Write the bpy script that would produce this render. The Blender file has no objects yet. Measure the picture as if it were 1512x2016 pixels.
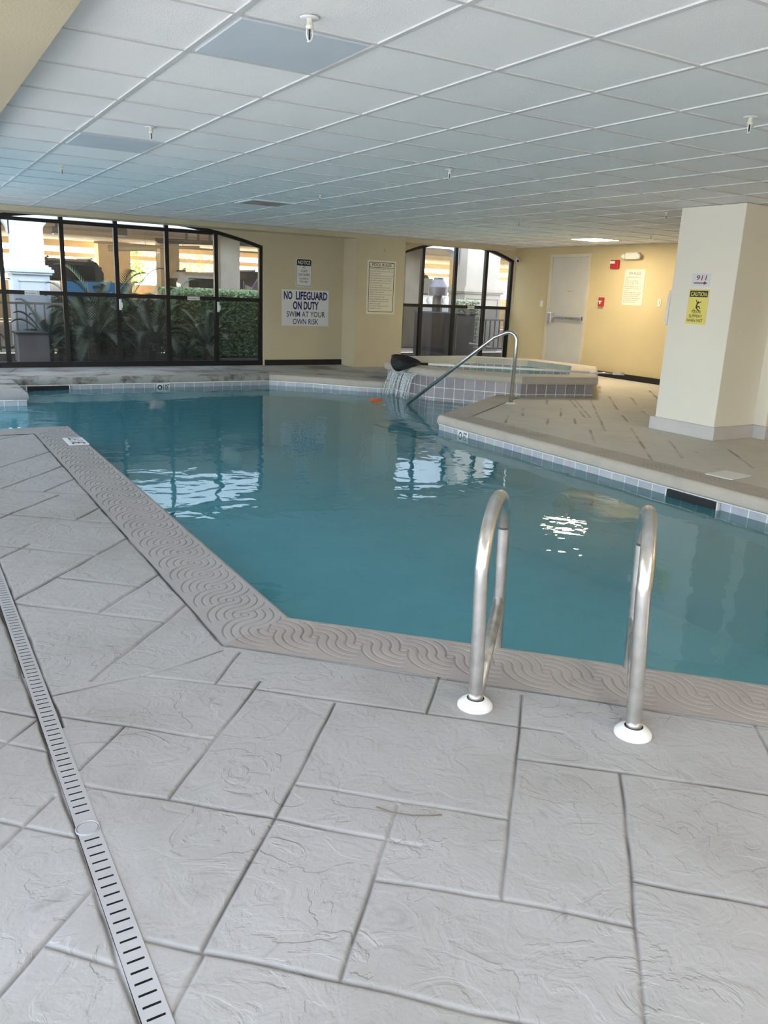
import bpy, bmesh, math, random
import numpy as np
from mathutils import Vector, Matrix
random.seed(7); rng = np.random.default_rng(7)
PI = math.pi
C = bpy.context.scene.collection
scn = bpy.context.scene

# ------------------------------------------------------------------ materials
def nt(name):
    m = bpy.data.materials.new(name); m.use_nodes = True
    t = m.node_tree; t.nodes.clear()
    o = t.nodes.new('ShaderNodeOutputMaterial')
    return m, t, o
def N(t, kind, **kw):
    n = t.nodes.new(kind)
    for k, v in kw.items():
        if k in n.inputs.keys() if hasattr(n.inputs, 'keys') else False: n.inputs[k].default_value = v
        else: setattr(n, k, v)
    return n
def rgba(c): return (c[0], c[1], c[2], 1)
def pmat(name, col, rough=.6, metal=0, var=.06, vscale=3, bump=0, bscale=30, spec=.5, detail=4, col2=None, coat=0):
    """general procedural paint / plastic / metal: noise tinted colour and noise bump"""
    m, t, o = nt(name)
    b = t.nodes.new('ShaderNodeBsdfPrincipled')
    b.inputs['Roughness'].default_value = rough; b.inputs['Metallic'].default_value = metal
    b.inputs['Specular IOR Level'].default_value = spec
    b.inputs['Coat Weight'].default_value = coat
    tc = t.nodes.new('ShaderNodeTexCoord')
    n = t.nodes.new('ShaderNodeTexNoise'); n.inputs['Scale'].default_value = vscale; n.inputs['Detail'].default_value = detail
    t.links.new(tc.outputs['Object'], n.inputs['Vector'])
    r = t.nodes.new('ShaderNodeValToRGB')
    c2 = col2 if col2 else [min(1, c*(1+var)) for c in col]
    c1 = [c*(1-var) for c in col] if not col2 else col
    r.color_ramp.elements[0].position = .35; r.color_ramp.elements[0].color = rgba(c1)
    r.color_ramp.elements[1].position = .65; r.color_ramp.elements[1].color = rgba(c2)
    t.links.new(n.outputs['Fac'], r.inputs['Fac']); t.links.new(r.outputs['Color'], b.inputs['Base Color'])
    if bump:
        n2 = t.nodes.new('ShaderNodeTexNoise'); n2.inputs['Scale'].default_value = bscale; n2.inputs['Detail'].default_value = 5
        t.links.new(tc.outputs['Object'], n2.inputs['Vector'])
        bp = t.nodes.new('ShaderNodeBump'); bp.inputs['Strength'].default_value = bump; bp.inputs['Distance'].default_value = .01
        t.links.new(n2.outputs['Fac'], bp.inputs['Height']); t.links.new(bp.outputs['Normal'], b.inputs['Normal'])
    t.links.new(b.outputs['BSDF'], o.inputs['Surface'])
    return m
def stone_mat(name, col, dark, warm, scale=1.0, bump=.5):
    """painted stamped concrete: slate relief, grime in the joints (attribute 'joint'), faint stains"""
    m, t, o = nt(name)
    b = t.nodes.new('ShaderNodeBsdfPrincipled'); b.inputs['Roughness'].default_value = .62
    b.inputs['Specular IOR Level'].default_value = .35
    tc = t.nodes.new('ShaderNodeTexCoord'); L = t.links.new
    n1 = t.nodes.new('ShaderNodeTexNoise'); n1.inputs['Scale'].default_value = 1.6*scale; n1.inputs['Detail'].default_value = 6; n1.inputs['Roughness'].default_value = .6
    n2 = t.nodes.new('ShaderNodeTexNoise'); n2.inputs['Scale'].default_value = 9*scale; n2.inputs['Detail'].default_value = 8; n2.inputs['Distortion'].default_value = 1.2
    n3 = t.nodes.new('ShaderNodeTexNoise'); n3.inputs['Scale'].default_value = 60*scale; n3.inputs['Detail'].default_value = 3
    for n in (n1, n2, n3): L(tc.outputs['Object'], n.inputs['Vector'])
    r = t.nodes.new('ShaderNodeValToRGB'); r.color_ramp.elements[0].position = .36; r.color_ramp.elements[1].position = .52
    r.color_ramp.elements[0].color = rgba(warm); r.color_ramp.elements[1].color = rgba(col)
    L(n1.outputs['Fac'], r.inputs['Fac'])
    # small pits and scuffs
    sp = t.nodes.new('ShaderNodeValToRGB'); sp.color_ramp.elements[0].position = .27; sp.color_ramp.elements[1].position = .36
    sp.color_ramp.elements[0].color = (1, 1, 1, 1); sp.color_ramp.elements[1].color = (0, 0, 0, 1)
    L(n2.outputs['Fac'], sp.inputs['Fac'])
    mx1 = t.nodes.new('ShaderNodeMix'); mx1.data_type = 'RGBA'
    L(sp.outputs['Color'], mx1.inputs['Factor']); L(r.outputs['Color'], mx1.inputs['A'])
    mx1.inputs['B'].default_value = rgba([c*.82 for c in col])
    ns_ = t.nodes.new('ShaderNodeTexNoise'); ns_.inputs['Scale'].default_value = 1.15; ns_.inputs['Detail'].default_value = 9; ns_.inputs['Roughness'].default_value = .72
    L(tc.outputs['Object'], ns_.inputs['Vector'])
    rs_ = t.nodes.new('ShaderNodeMapRange'); rs_.inputs['From Min'].default_value = .56; rs_.inputs['From Max'].default_value = .72; rs_.inputs['To Max'].default_value = .45
    L(ns_.outputs['Fac'], rs_.inputs['Value'])
    mx0 = t.nodes.new('ShaderNodeMix'); mx0.data_type = 'RGBA'; L(rs_.outputs['Result'], mx0.inputs['Factor']); L(mx1.outputs['Result'], mx0.inputs['A'])
    mx0.inputs['B'].default_value = rgba([col[0]*.72, col[1]*.70, col[2]*.60]); mx1 = mx0
    at = t.nodes.new('ShaderNodeAttribute'); at.attribute_name = 'joint'
    nj = t.nodes.new('ShaderNodeMath'); nj.operation = 'MULTIPLY'
    rj = t.nodes.new('ShaderNodeMapRange'); rj.inputs['From Min'].default_value = .38; rj.inputs['From Max'].default_value = .6
    rj.inputs['To Min'].default_value = .12; rj.inputs['To Max'].default_value = .95
    nn = t.nodes.new('ShaderNodeTexNoise'); nn.inputs['Scale'].default_value = 2.3; nn.inputs['Detail'].default_value = 3
    L(tc.outputs['Object'], nn.inputs['Vector']); L(nn.outputs['Fac'], rj.inputs['Value'])
    L(at.outputs['Fac'], nj.inputs[0]); L(rj.outputs['Result'], nj.inputs[1])
    mx2 = t.nodes.new('ShaderNodeMix'); mx2.data_type = 'RGBA'
    L(nj.outputs[0], mx2.inputs['Factor']); L(mx1.outputs['Result'], mx2.inputs['A']); mx2.inputs['B'].default_value = rgba(dark)
    L(mx2.outputs['Result'], b.inputs['Base Color'])
    # relief: thresholded noise gives the slate ledges, plus fine grain
    led = t.nodes.new('ShaderNodeValToRGB'); led.color_ramp.elements[0].position = .44; led.color_ramp.elements[1].position = .56
    L(n2.outputs['Fac'], led.inputs['Fac'])
    n4 = t.nodes.new('ShaderNodeTexNoise'); n4.inputs['Scale'].default_value = 4.2*scale; n4.inputs['Detail'].default_value = 7; n4.inputs['Distortion'].default_value = 2.0
    L(tc.outputs['Object'], n4.inputs['Vector'])
    led2 = t.nodes.new('ShaderNodeValToRGB'); led2.color_ramp.elements[0].position = .485; led2.color_ramp.elements[1].position = .515
    L(n4.outputs['Fac'], led2.inputs['Fac'])
    s1 = t.nodes.new('ShaderNodeMath'); s1.operation = 'MULTIPLY_ADD'; s1.inputs[1].default_value = .4
    msk = t.nodes.new('ShaderNodeTexNoise'); msk.inputs['Scale'].default_value = 1.9*scale; msk.inputs['Detail'].default_value = 2
    L(tc.outputs['Object'], msk.inputs['Vector'])
    mk = t.nodes.new('ShaderNodeMapRange'); mk.inputs['From Min'].default_value = .42; mk.inputs['From Max'].default_value = .62; mk.inputs['To Min'].default_value = .12; mk.inputs['To Max'].default_value = .8
    L(msk.outputs['Fac'], mk.inputs['Value'])
    mm_ = t.nodes.new('ShaderNodeMath'); mm_.operation = 'MULTIPLY'; L(led2.outputs['Color'], mm_.inputs[0]); L(mk.outputs['Result'], mm_.inputs[1])
    L(led.outputs['Color'], s1.inputs[0]); L(mm_.outputs[0], s1.inputs[2])
    s2 = t.nodes.new('ShaderNodeMath'); s2.operation = 'MULTIPLY_ADD'; s2.inputs[1].default_value = .35
    L(n3.outputs['Fac'], s2.inputs[0]); L(s1.outputs[0], s2.inputs[2])
    bp = t.nodes.new('ShaderNodeBump'); bp.inputs['Strength'].default_value = bump; bp.inputs['Distance'].default_value = .004
    L(s2.outputs[0], bp.inputs['Height']); L(bp.outputs['Normal'], b.inputs['Normal'])
    L(b.outputs['BSDF'], o.inputs['Surface'])
    return m
def tile_mat(name, c1, c2, grout, size=.152, rough=.25):
    m, t, o = nt(name); L = t.links.new
    b = t.nodes.new('ShaderNodeBsdfPrincipled'); b.inputs['Roughness'].default_value = rough
    uv = t.nodes.new('ShaderNodeUVMap'); uv.uv_map = 'UVMap'
    br = t.nodes.new('ShaderNodeTexBrick'); br.offset = 0; br.squash = 1
    br.inputs['Color1'].default_value = rgba(c1); br.inputs['Color2'].default_value = rgba(c2); br.inputs['Mortar'].default_value = rgba(grout)
    br.inputs['Scale'].default_value = 1; br.inputs['Brick Width'].default_value = size; br.inputs['Row Height'].default_value = size
    br.inputs['Mortar Size'].default_value = .0055; br.inputs['Mortar Smooth'].default_value = .2; br.inputs['Bias'].default_value = 0
    L(uv.outputs['UV'], br.inputs['Vector'])
    n = t.nodes.new('ShaderNodeTexNoise'); n.inputs['Scale'].default_value = 14; n.inputs['Detail'].default_value = 5
    L(uv.outputs['UV'], n.inputs['Vector'])
    mx = t.nodes.new('ShaderNodeMix'); mx.data_type = 'RGBA'; mx.blend_type = 'MULTIPLY'; mx.inputs['Factor'].default_value = .35
    L(br.outputs['Color'], mx.inputs['A']); L(n.outputs['Color'], mx.inputs['B'])
    L(mx.outputs['Result'], b.inputs['Base Color'])
    bp = t.nodes.new('ShaderNodeBump'); bp.inputs['Strength'].default_value = .4; bp.inputs['Distance'].default_value = .003; bp.invert = True
    L(br.outputs['Fac'], bp.inputs['Height']); L(bp.outputs['Normal'], b.inputs['Normal'])
    L(b.outputs['BSDF'], o.inputs['Surface'])
    return m
def water_mat(name, tint, bstr=.25, s1=2.2, s2=7.0, cloud=(.22, .69, .80)):
    m, t, o = nt(name); L = t.links.new
    tr = t.nodes.new('ShaderNodeBsdfTransparent'); tr.inputs['Color'].default_value = rgba(tint)
    gl = t.nodes.new('ShaderNodeBsdfGlossy'); gl.inputs['Roughness'].default_value = .015
    fr = t.nodes.new('ShaderNodeFresnel'); fr.inputs['IOR'].default_value = 1.50
    mx = t.nodes.new('ShaderNodeMixShader')
    tc = t.nodes.new('ShaderNodeTexCoord')
    mp = t.nodes.new('ShaderNodeMapping'); mp.inputs['Scale'].default_value = (1, 1, 1)
    L(tc.outputs['Object'], mp.inputs['Vector'])
    a = t.nodes.new('ShaderNodeTexNoise'); a.inputs['Scale'].default_value = s1; a.inputs['Detail'].default_value = 2; a.inputs['Distortion'].default_value = .6
    c = t.nodes.new('ShaderNodeTexNoise'); c.inputs['Scale'].default_value = s2; c.inputs['Detail'].default_value = 2
    L(mp.outputs['Vector'], a.inputs['Vector']); L(mp.outputs['Vector'], c.inputs['Vector'])
    s = t.nodes.new('ShaderNodeMath'); s.operation = 'MULTIPLY_ADD'; s.inputs[1].default_value = .22
    L(c.outputs['Fac'], s.inputs[0]); L(a.outputs['Fac'], s.inputs[2])
    bp = t.nodes.new('ShaderNodeBump'); bp.inputs['Strength'].default_value = bstr; bp.inputs['Distance'].default_value = .05
    L(s.outputs[0], bp.inputs['Height'])
    L(bp.outputs['Normal'], gl.inputs['Normal']); L(bp.outputs['Normal'], fr.inputs['Normal'])
    # light scattered back by the slightly cloudy water
    df = t.nodes.new('ShaderNodeBsdfDiffuse'); df.inputs['Color'].default_value = rgba(cloud)
    ms = t.nodes.new('ShaderNodeMixShader'); ms.inputs['Fac'].default_value = .26
    L(tr.outputs['BSDF'], ms.inputs[1]); L(df.outputs['BSDF'], ms.inputs[2])
    L(fr.outputs['Fac'], mx.inputs['Fac']); L(ms.outputs['Shader'], mx.inputs[1]); L(gl.outputs['BSDF'], mx.inputs[2])
    L(mx.outputs['Shader'], o.inputs['Surface'])
    return m
def glass_mat(name, tint, dirt=0.04):
    m, t, o = nt(name); L = t.links.new
    tr = t.nodes.new('ShaderNodeBsdfTransparent'); tr.inputs['Color'].default_value = rgba(tint)
    gl = t.nodes.new('ShaderNodeBsdfGlossy'); gl.inputs['Roughness'].default_value = .02
    df = t.nodes.new('ShaderNodeBsdfDiffuse'); df.inputs['Color'].default_value = (.75, .78, .8, 1)
    fr = t.nodes.new('ShaderNodeFresnel'); fr.inputs['IOR'].default_value = 1.45
    tc = t.nodes.new('ShaderNodeTexCoord')
    mp = t.nodes.new('ShaderNodeMapping'); mp.inputs['Scale'].default_value = (5, 5, .8); L(tc.outputs['Object'], mp.inputs['Vector'])
    n = t.nodes.new('ShaderNodeTexNoise'); n.inputs['Scale'].default_value = 2; n.inputs['Detail'].default_value = 6; L(mp.outputs['Vector'], n.inputs['Vector'])
    mr = t.nodes.new('ShaderNodeMapRange'); mr.inputs['From Min'].default_value = .35; mr.inputs['From Max'].default_value = .8
    mr.inputs['To Min'].default_value = dirt*.3; mr.inputs['To Max'].default_value = dirt*2; L(n.outputs['Fac'], mr.inputs['Value'])
    m1 = t.nodes.new('ShaderNodeMixShader'); m2 = t.nodes.new('ShaderNodeMixShader')
    L(mr.outputs['Result'], m1.inputs['Fac']); L(tr.outputs['BSDF'], m1.inputs[1]); L(df.outputs['BSDF'], m1.inputs[2])
    L(fr.outputs['Fac'], m2.inputs['Fac']); L(m1.outputs['Shader'], m2.inputs[1]); L(gl.outputs['BSDF'], m2.inputs[2])
    L(m2.outputs['Shader'], o.inputs['Surface'])
    return m
def emit_mat(name, col, s):
    m, t, o = nt(name)
    e = t.nodes.new('ShaderNodeEmission'); e.inputs['Color'].default_value = rgba(col); e.inputs['Strength'].default_value = s
    t.links.new(e.outputs['Emission'], o.inputs['Surface']); return m

WALL = pmat('cream_wall_paint', (.60, .52, .36), .75, bump=.12, bscale=90, var=.04, vscale=1.2)
WALLR = pmat('yellow_wall_paint', (.64, .52, .29), .75, bump=.12, bscale=90, var=.04, vscale=1.2)
PILLAR = pmat('pale_cream_paint', (.86, .82, .72), .7, bump=.08, bscale=90, var=.02, vscale=1)
CEIL = pmat('ceiling_tile_board', (.92, .91, .90), .85, bump=.35, bscale=220, var=.02, vscale=.8)
GRID = pmat('ceiling_grid_metal', (.64, .64, .64), .45, var=.03)
PANEL = pmat('smooth_vinyl_panel', (.62, .68, .74), .4, var=.03)
BLACKM = pmat('black_aluminium', (.006, .006, .007), .38, var=.1)
BLACKB = pmat('black_vinyl_base', (.012, .010, .011), .5, var=.2, vscale=12)
WHITEP = pmat('white_plastic', (.80, .80, .79), .35, var=.03)
OFFWH = pmat('off_white_enamel', (.78, .76, .66), .35, var=.03)
STEEL = pmat('brushed_stainless_steel', (.72, .70, .68), .30, metal=1, var=.12, vscale=16, bump=.05, bscale=60)
SCUFF = pmat('scuffed_steel', (.50, .48, .45), .42, metal=.85, var=.25, vscale=22, bump=.1, bscale=50)
ALU = pmat('white_aluminium_tube', (.88, .88, .88), .35, metal=0, var=.03)
DECK = stone_mat('painted_stamped_concrete', (.40, .396, .392), (.08, .07, .064), (.355, .35, .335), bump=.7)
DECKR = stone_mat('tan_stamped_concrete', (.64, .595, .52), (.13, .11, .09), (.60, .555, .48), bump=.25)
DECKB = stone_mat('worn_damp_concrete', (.42, .42, .41), (.05, .045, .04), (.20, .19, .175), scale=.8, bump=.3)
COPE = stone_mat('grey_tan_coping_concrete', (.375, .338, .31), (.11, .095, .085), (.34, .31, .285), scale=1.3, bump=.12)
COPEL = stone_mat('grey_coping_concrete', (.38, .362, .35), (.12, .105, .095), (.35, .335, .32), scale=1.3, bump=.12)
COPEB = stone_mat('stained_coping_concrete', (.40, .39, .36), (.06, .04, .03), (.13, .105, .085), scale=2.2, bump=.3)
COPER = stone_mat('warm_coping_concrete', (.52, .46, .39), (.14, .12, .10), (.46, .41, .35), scale=2, bump=.2)
TILE = tile_mat('waterline_tile', (.62, .62, .66), (.52, .53, .58), (.92, .92, .92))
SPATILE = tile_mat('mauve_grey_spa_tile', (.44, .385, .41), (.33, .285, .305), (.92, .91, .88))
PLASTER = pmat('aqua_pool_plaster', (.46, .84, .93), .8, var=.12, vscale=2.2, col2=(.54, .90, .97))
WATER = water_mat('pool_water', (.68, .94, 1.0), .12)
SPAWATER = water_mat('spa_water', (.55, .8, .82), .5, 5, 12)
GLASS = glass_mat('clear_window_glass', (.93, .94, .92), .03)
GLASSL = glass_mat('grimy_low_window_glass', (.34, .35, .35), .035)
SIGNW = pmat('white_sign_sheet', (.74, .75, .75), .4, var=.02)
SIGNC = pmat('cream_sign_sheet', (.78, .74, .60), .4, var=.02)
SIGNY = pmat('yellow_sign_sheet', (.86, .72, .16), .4, var=.03)
INKB = pmat('navy_ink', (.010, .010, .14), .5, var=.02)
INK = pmat('black_ink', (.012, .012, .014), .5, var=.02)
INKG = pmat('faded_grey_ink', (.20, .18, .17), .6, var=.1)
INKM = pmat('maroon_ink', (.22, .02, .05), .5, var=.02)
RED = pmat('red_plastic', (.45, .02, .015), .3, var=.05)
DOORM = pmat('grey_beige_door_paint', (.60, .57, .50), .5, var=.03)
FRAMEP = pmat('cream_door_frame_paint', (.66, .60, .46), .5, var=.03)
BBOARD = pmat('light_grey_base_tile', (.62, .60, .59), .45, var=.05)
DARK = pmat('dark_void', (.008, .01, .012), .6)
NETM = pmat('black_net_fabric', (.012, .012, .013), .55, var=.3, vscale=60, bump=.6, bscale=160)

# ------------------------------------------------------------------ builders
def cyl_between(bm, a, b, r, seg=14, r2=None):
    a = Vector(a); b = Vector(b); d = b-a; r2 = r if r2 is None else r2
    q = d.to_track_quat('Z', 'Y').to_matrix()
    ra = []; rb = []
    for i in range(seg):
        an = 2*PI*i/seg; v = q @ Vector((math.cos(an), math.sin(an), 0))
        ra.append(bm.verts.new(a+v*r)); rb.append(bm.verts.new(b+v*r2))
    for i in range(seg):
        j = (i+1) % seg; bm.faces.new((ra[i], ra[j], rb[j], rb[i]))
    bm.faces.new(ra[::-1]); bm.faces.new(rb)
def tube(bm, pts, r, seg=16):
    pts = [Vector(p) for p in pts]; rings = []
    n = None
    for i, p in enumerate(pts):
        d = (pts[min(i+1, len(pts)-1)]-pts[max(i-1, 0)]).normalized()
        if n is None:
            n = d.orthogonal().normalized()
        n = (n-d*n.dot(d)).normalized(); b = d.cross(n)
        rr = r[i] if isinstance(r, (list, tuple)) else r
        rings.append([bm.verts.new(p+(n*math.cos(2*PI*k/seg)+b*math.sin(2*PI*k/seg))*rr) for k in range(seg)])
    for a, c in zip(rings, rings[1:]):
        for k in range(seg): bm.faces.new((a[k], a[(k+1) % seg], c[(k+1) % seg], c[k]))
    bm.faces.new(rings[0][::-1]); bm.faces.new(rings[-1])
def lathe(bm, prof, c=(0, 0, 0), seg=32, axis=None):
    c = Vector(c); q = Matrix.Identity(3) if axis is None else Vector(axis).to_track_quat('Z', 'Y').to_matrix()
    rings = []
    for r, z in prof:
        if r < 1e-6: rings.append([bm.verts.new(c+q@Vector((0, 0, z)))])
        else: rings.append([bm.verts.new(c+q@Vector((r*math.cos(2*PI*k/seg), r*math.sin(2*PI*k/seg), z))) for k in range(seg)])
    for a, b in zip(rings, rings[1:]):
        for k in range(seg):
            k2 = (k+1) % seg
            if len(a) == 1 and len(b) == 1: continue
            if len(a) == 1: bm.faces.new((a[0], b[k], b[k2]))
            elif len(b) == 1: bm.faces.new((a[k], a[k2], b[0]))
            else: bm.faces.new((a[k], a[k2], b[k2], b[k]))
def box(bm, x0, x1, y0, y1, z0, z1, bev=0):
    vs = [bm.verts.new((x, y, z)) for x in (x0, x1) for y in (y0, y1) for z in (z0, z1)]
    fs = [(0, 1, 3, 2), (4, 6, 7, 5), (0, 4, 5, 1), (2, 3, 7, 6), (0, 2, 6, 4), (1, 5, 7, 3)]
    nf = [bm.faces.new([vs[i] for i in f]) for f in fs]
    if bev:
        es = list({e for f in nf for e in f.edges})
        bmesh.ops.bevel(bm, geom=es, offset=bev, segments=2, profile=.5, affect='EDGES')
def prism(bm, poly, z0, z1, cap=True):
    lo = [bm.verts.new((x, y, z0)) for x, y in poly]; hi = [bm.verts.new((x, y, z1)) for x, y in poly]
    n = len(poly)
    for i in range(n):
        j = (i+1) % n; bm.faces.new((lo[i], lo[j], hi[j], hi[i]))
    if cap:
        bm.faces.new(lo[::-1]); bm.faces.new(hi)
def xzprism(bm, poly, y0, y1):
    a = [bm.verts.new((x, y0, z)) for x, z in poly]; b = [bm.verts.new((x, y1, z)) for x, z in poly]; n = len(poly)
    for i in range(n):
        j = (i+1) % n; bm.faces.new((a[i], a[j], b[j], b[i]))
    bm.faces.new(a[::-1]); bm.faces.new(b)
def link(name, bm, m, parent=None, smooth=False, bevel=0, auto=False):
    bmesh.ops.recalc_face_normals(bm, faces=bm.faces[:])
    me = bpy.data.meshes.new(name); bm.to_mesh(me); bm.free()
    if m: me.materials.append(m)
    if smooth:
        for p in me.polygons: p.use_smooth = True
    o = bpy.data.objects.new(name, me); C.objects.link(o)
    if parent: o.parent = parent
    if bevel:
        md = o.modifiers.new('bevel', 'BEVEL'); md.width = bevel; md.segments = 2; md.limit_method = 'ANGLE'
    if auto:
        md = o.modifiers.new('split', 'EDGE_SPLIT'); md.split_angle = math.radians(38)
    return o
def up_face(o):
    me = o.data
    if sum(p.normal.z*p.area for p in me.polygons) < 0: me.flip_normals()
    return o
def B(name, m, parent=None, boxes=(), **kw):
    bm = bmesh.new()
    for b in boxes: box(bm, *b)
    return link(name, bm, m, parent, **kw)
def thing(name, label, cat, loc=(0, 0, 0), rz=0, group=None):
    o = bpy.data.objects.new(name, None); C.objects.link(o); o.empty_display_size = .1
    o.location = loc; o.rotation_euler = (0, 0, rz); tag(o, label, cat, group); return o
def tag(o, label=None, cat=None, group=None, kind=None):
    if label: o['label'] = label
    if cat: o['category'] = cat
    if group: o['group'] = group
    if kind: o['kind'] = kind
    return o
def struct(o): o['kind'] = 'structure'; return o
def copy_tree(o, parent=None):
    c = o.copy(); C.objects.link(c)
    if parent: c.parent = parent
    for ch in list(o.children): copy_tree(ch, c)
    return c
def text_mesh(name, lines, m, parent, mat4, bold=0.0, depth=.0008):
    """lines: list of (string, x_center, y_baseline, height, width or None[, shear]) in the sign's local plane"""
    verts = []; faces = []
    for ln in lines:
        s, xc, yb, h, w = ln[:5]; sh = ln[5] if len(ln) > 5 else 0
        cu = bpy.data.curves.new('tmp', 'FONT'); cu.body = s; cu.size = 1; cu.align_x = 'CENTER'; cu.offset = bold; cu.resolution_u = 3
        ob = bpy.data.objects.new('tmp', cu); C.objects.link(ob)
        dg = bpy.context.evaluated_depsgraph_get(); dg.update()
        me = bpy.data.meshes.new_from_object(ob.evaluated_get(dg))
        vs = [v.co.copy() for v in me.vertices]
        if vs:
            xs = [v.x for v in vs]; ww = max(xs)-min(xs); xm = (max(xs)+min(xs))/2
            sy = h/.72; sx = (w/ww) if w else sy
            k = len(verts)
            for v in vs: verts.append(mat4 @ Vector((xc+(v.x-xm)*sx+sh*v.y*sy, yb+v.y*sy, depth)))
            for p in me.polygons: faces.append([k+i for i in p.vertices])
        bpy.data.objects.remove(ob); bpy.data.curves.remove(cu); bpy.data.meshes.remove(me)
    me = bpy.data.meshes.new(name); me.from_pydata(verts, [], faces); me.materials.append(m)
    o = bpy.data.objects.new(name, me); C.objects.link(o); o.parent = parent
    return o
def facing_y(x, y, z):   # sign plane whose front looks to -y (x to the right, z up)
    return Matrix.Translation((x, y, z)) @ Matrix.Rotation(PI/2, 4, 'X')
def facing_x(x, y, z):   # sign plane whose front looks to -x
    return Matrix.Translation((x, y, z)) @ Matrix.Rotation(-PI/2, 4, 'Z') @ Matrix.Rotation(PI/2, 4, 'X')
def plate(name, m, parent, M4, pts, d0=0, d1=.003):
    """flat polygon (local x,y) extruded d0..d1 along the sign's front normal"""
    bm = bmesh.new()
    a = [bm.verts.new(M4 @ Vector((x, y, d0))) for x, y in pts]; b = [bm.verts.new(M4 @ Vector((x, y, d1))) for x, y in pts]
    n = len(pts)
    for i in range(n): bm.faces.new((a[i], a[(i+1) % n], b[(i+1) % n], b[i]))
    bm.faces.new(a[::-1]); bm.faces.new(b)
    return link(name, bm, m, parent)
def rrect(x0, x1, y0, y1, r=.0, k=5):
    if r <= 0: return [(x0, y0), (x1, y0), (x1, y1), (x0, y1)]
    out = []
    for cx, cy, a0 in ((x1-r, y0+r, -PI/2), (x1-r, y1-r, 0), (x0+r, y1-r, PI/2), (x0+r, y0+r, PI)):
        for i in range(k+1):
            a = a0+PI/2*i/k; out.append((cx+r*math.cos(a), cy+r*math.sin(a)))
    return out
def ringplate(name, m, parent, M4, outer, inner, d0, d1):
    bm = bmesh.new(); n = len(outer)
    A = [bm.verts.new(M4 @ Vector((x, y, d1))) for x, y in outer]; Bv = [bm.verts.new(M4 @ Vector((x, y, d1))) for x, y in inner]
    A0 = [bm.verts.new(M4 @ Vector((x, y, d0))) for x, y in outer]; B0 = [bm.verts.new(M4 @ Vector((x, y, d0))) for x, y in inner]
    for i in range(n):
        j = (i+1) % n
        bm.faces.new((A[i], A[j], Bv[j], Bv[i])); bm.faces.new((A0[i], A0[j], A[j], A[i])); bm.faces.new((B0[i], B0[j], Bv[j], Bv[i]))
    return link(name, bm, m, parent)

# ------------------------------------------------------------------ room measures
H = 2.32
XR, YB = 10.95, 13.55
WZ = -.17
T = .6096
# pool lip, going round (water on the left hand)
P_near = [(-3.9, 8.04), (1.36, 8.04), (1.345, 2.91), (3.30, .955), (5.30, .955), (5.30, 7.62), (7.24, 9.02)]
P_far = [(6.66, 10.70), (6.42, 10.80), (6.13, 11.03), (5.66, 11.57), (5.10, 12.08), (1.34, 12.08), (1.34, 10.64), (-3.9, 10.64)]
SPA = [(6.65, 10.98), (6.68, 9.86), (7.51, 8.76), (8.60, 8.45), (10.05, 9.92), (9.95, 11.25), (9.05, 12.05), (7.55, 12.0)]

def offset_path(path, d):
    """offset to the right hand of travel (away from the water) by d, mitred"""
    out = []; n = len(path)
    for i, p in enumerate(path):
        p = Vector(p)
        d1 = (p-Vector(path[i-1])).normalized() if i > 0 else None
        d2 = (Vector(path[i+1])-p).normalized() if i < n-1 else None
        if d1 is None: d1 = d2
        if d2 is None: d2 = d1
        n1 = Vector((d1.y, -d1.x)); n2 = Vector((d2.y, -d2.x)); mm = (n1+n2).normalized()
        out.append(tuple(p+mm*d/max(.3, mm.dot(n1))))
    return out
def closed_offset(poly, d):
    out = []; n = len(poly)
    for i in range(n):
        p = Vector(poly[i]); d1 = (p-Vector(poly[i-1])).normalized(); d2 = (Vector(poly[(i+1) % n])-p).normalized()
        n1 = Vector((d1.y, -d1.x)); n2 = Vector((d2.y, -d2.x)); mm = (n1+n2).normalized()
        out.append(tuple(p+mm*d/max(.3, mm.dot(n1))))
    return out
def inside(poly, X, Y):
    r = np.zeros(X.shape, bool); n = len(poly); j = n-1
    for i in range(n):
        xi, yi = poly[i]; xj, yj = poly[j]
        c = ((yi > Y) != (yj > Y)) & (X < (xj-xi)*(Y-yi)/((yj-yi) if yj != yi else 1e-9)+xi)
        r ^= c; j = i
    return r
def segdist(X, Y, s):
    ax, ay, bx, by = s[:4]; dx, dy = bx-ax, by-ay; L2 = dx*dx+dy*dy+1e-12
    t = np.clip(((X-ax)*dx+(Y-ay)*dy)/L2, 0, 1)
    return np.hypot(X-ax-t*dx, Y-ay-t*dy)
def grid_mesh(name, verts, quads, m, joint=None, parent=None, uv=None):
    me = bpy.data.meshes.new(name)
    me.vertices.add(len(verts)); me.vertices.foreach_set('co', verts.astype(np.float32).ravel())
    me.loops.add(quads.size); me.loops.foreach_set('vertex_index', quads.astype(np.int32).ravel())
    me.polygons.add(len(quads)); me.polygons.foreach_set('loop_start', np.arange(0, quads.size, 4, dtype=np.int32))
    me.update(calc_edges=True)
    me.polygons.foreach_set('use_smooth', np.ones(len(quads), bool))
    if joint is not None:
        a = me.attributes.new('joint', 'FLOAT', 'POINT'); a.data.foreach_set('value', joint.astype(np.float32).ravel())
    me.materials.append(m); me.validate()
    o = bpy.data.objects.new(name, me); C.objects.link(o)
    if parent: o.parent = parent
    return o
def wobble(s, ph): return .002*np.sin(s*9+ph)+.0012*np.sin(s*31+ph*2)
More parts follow.
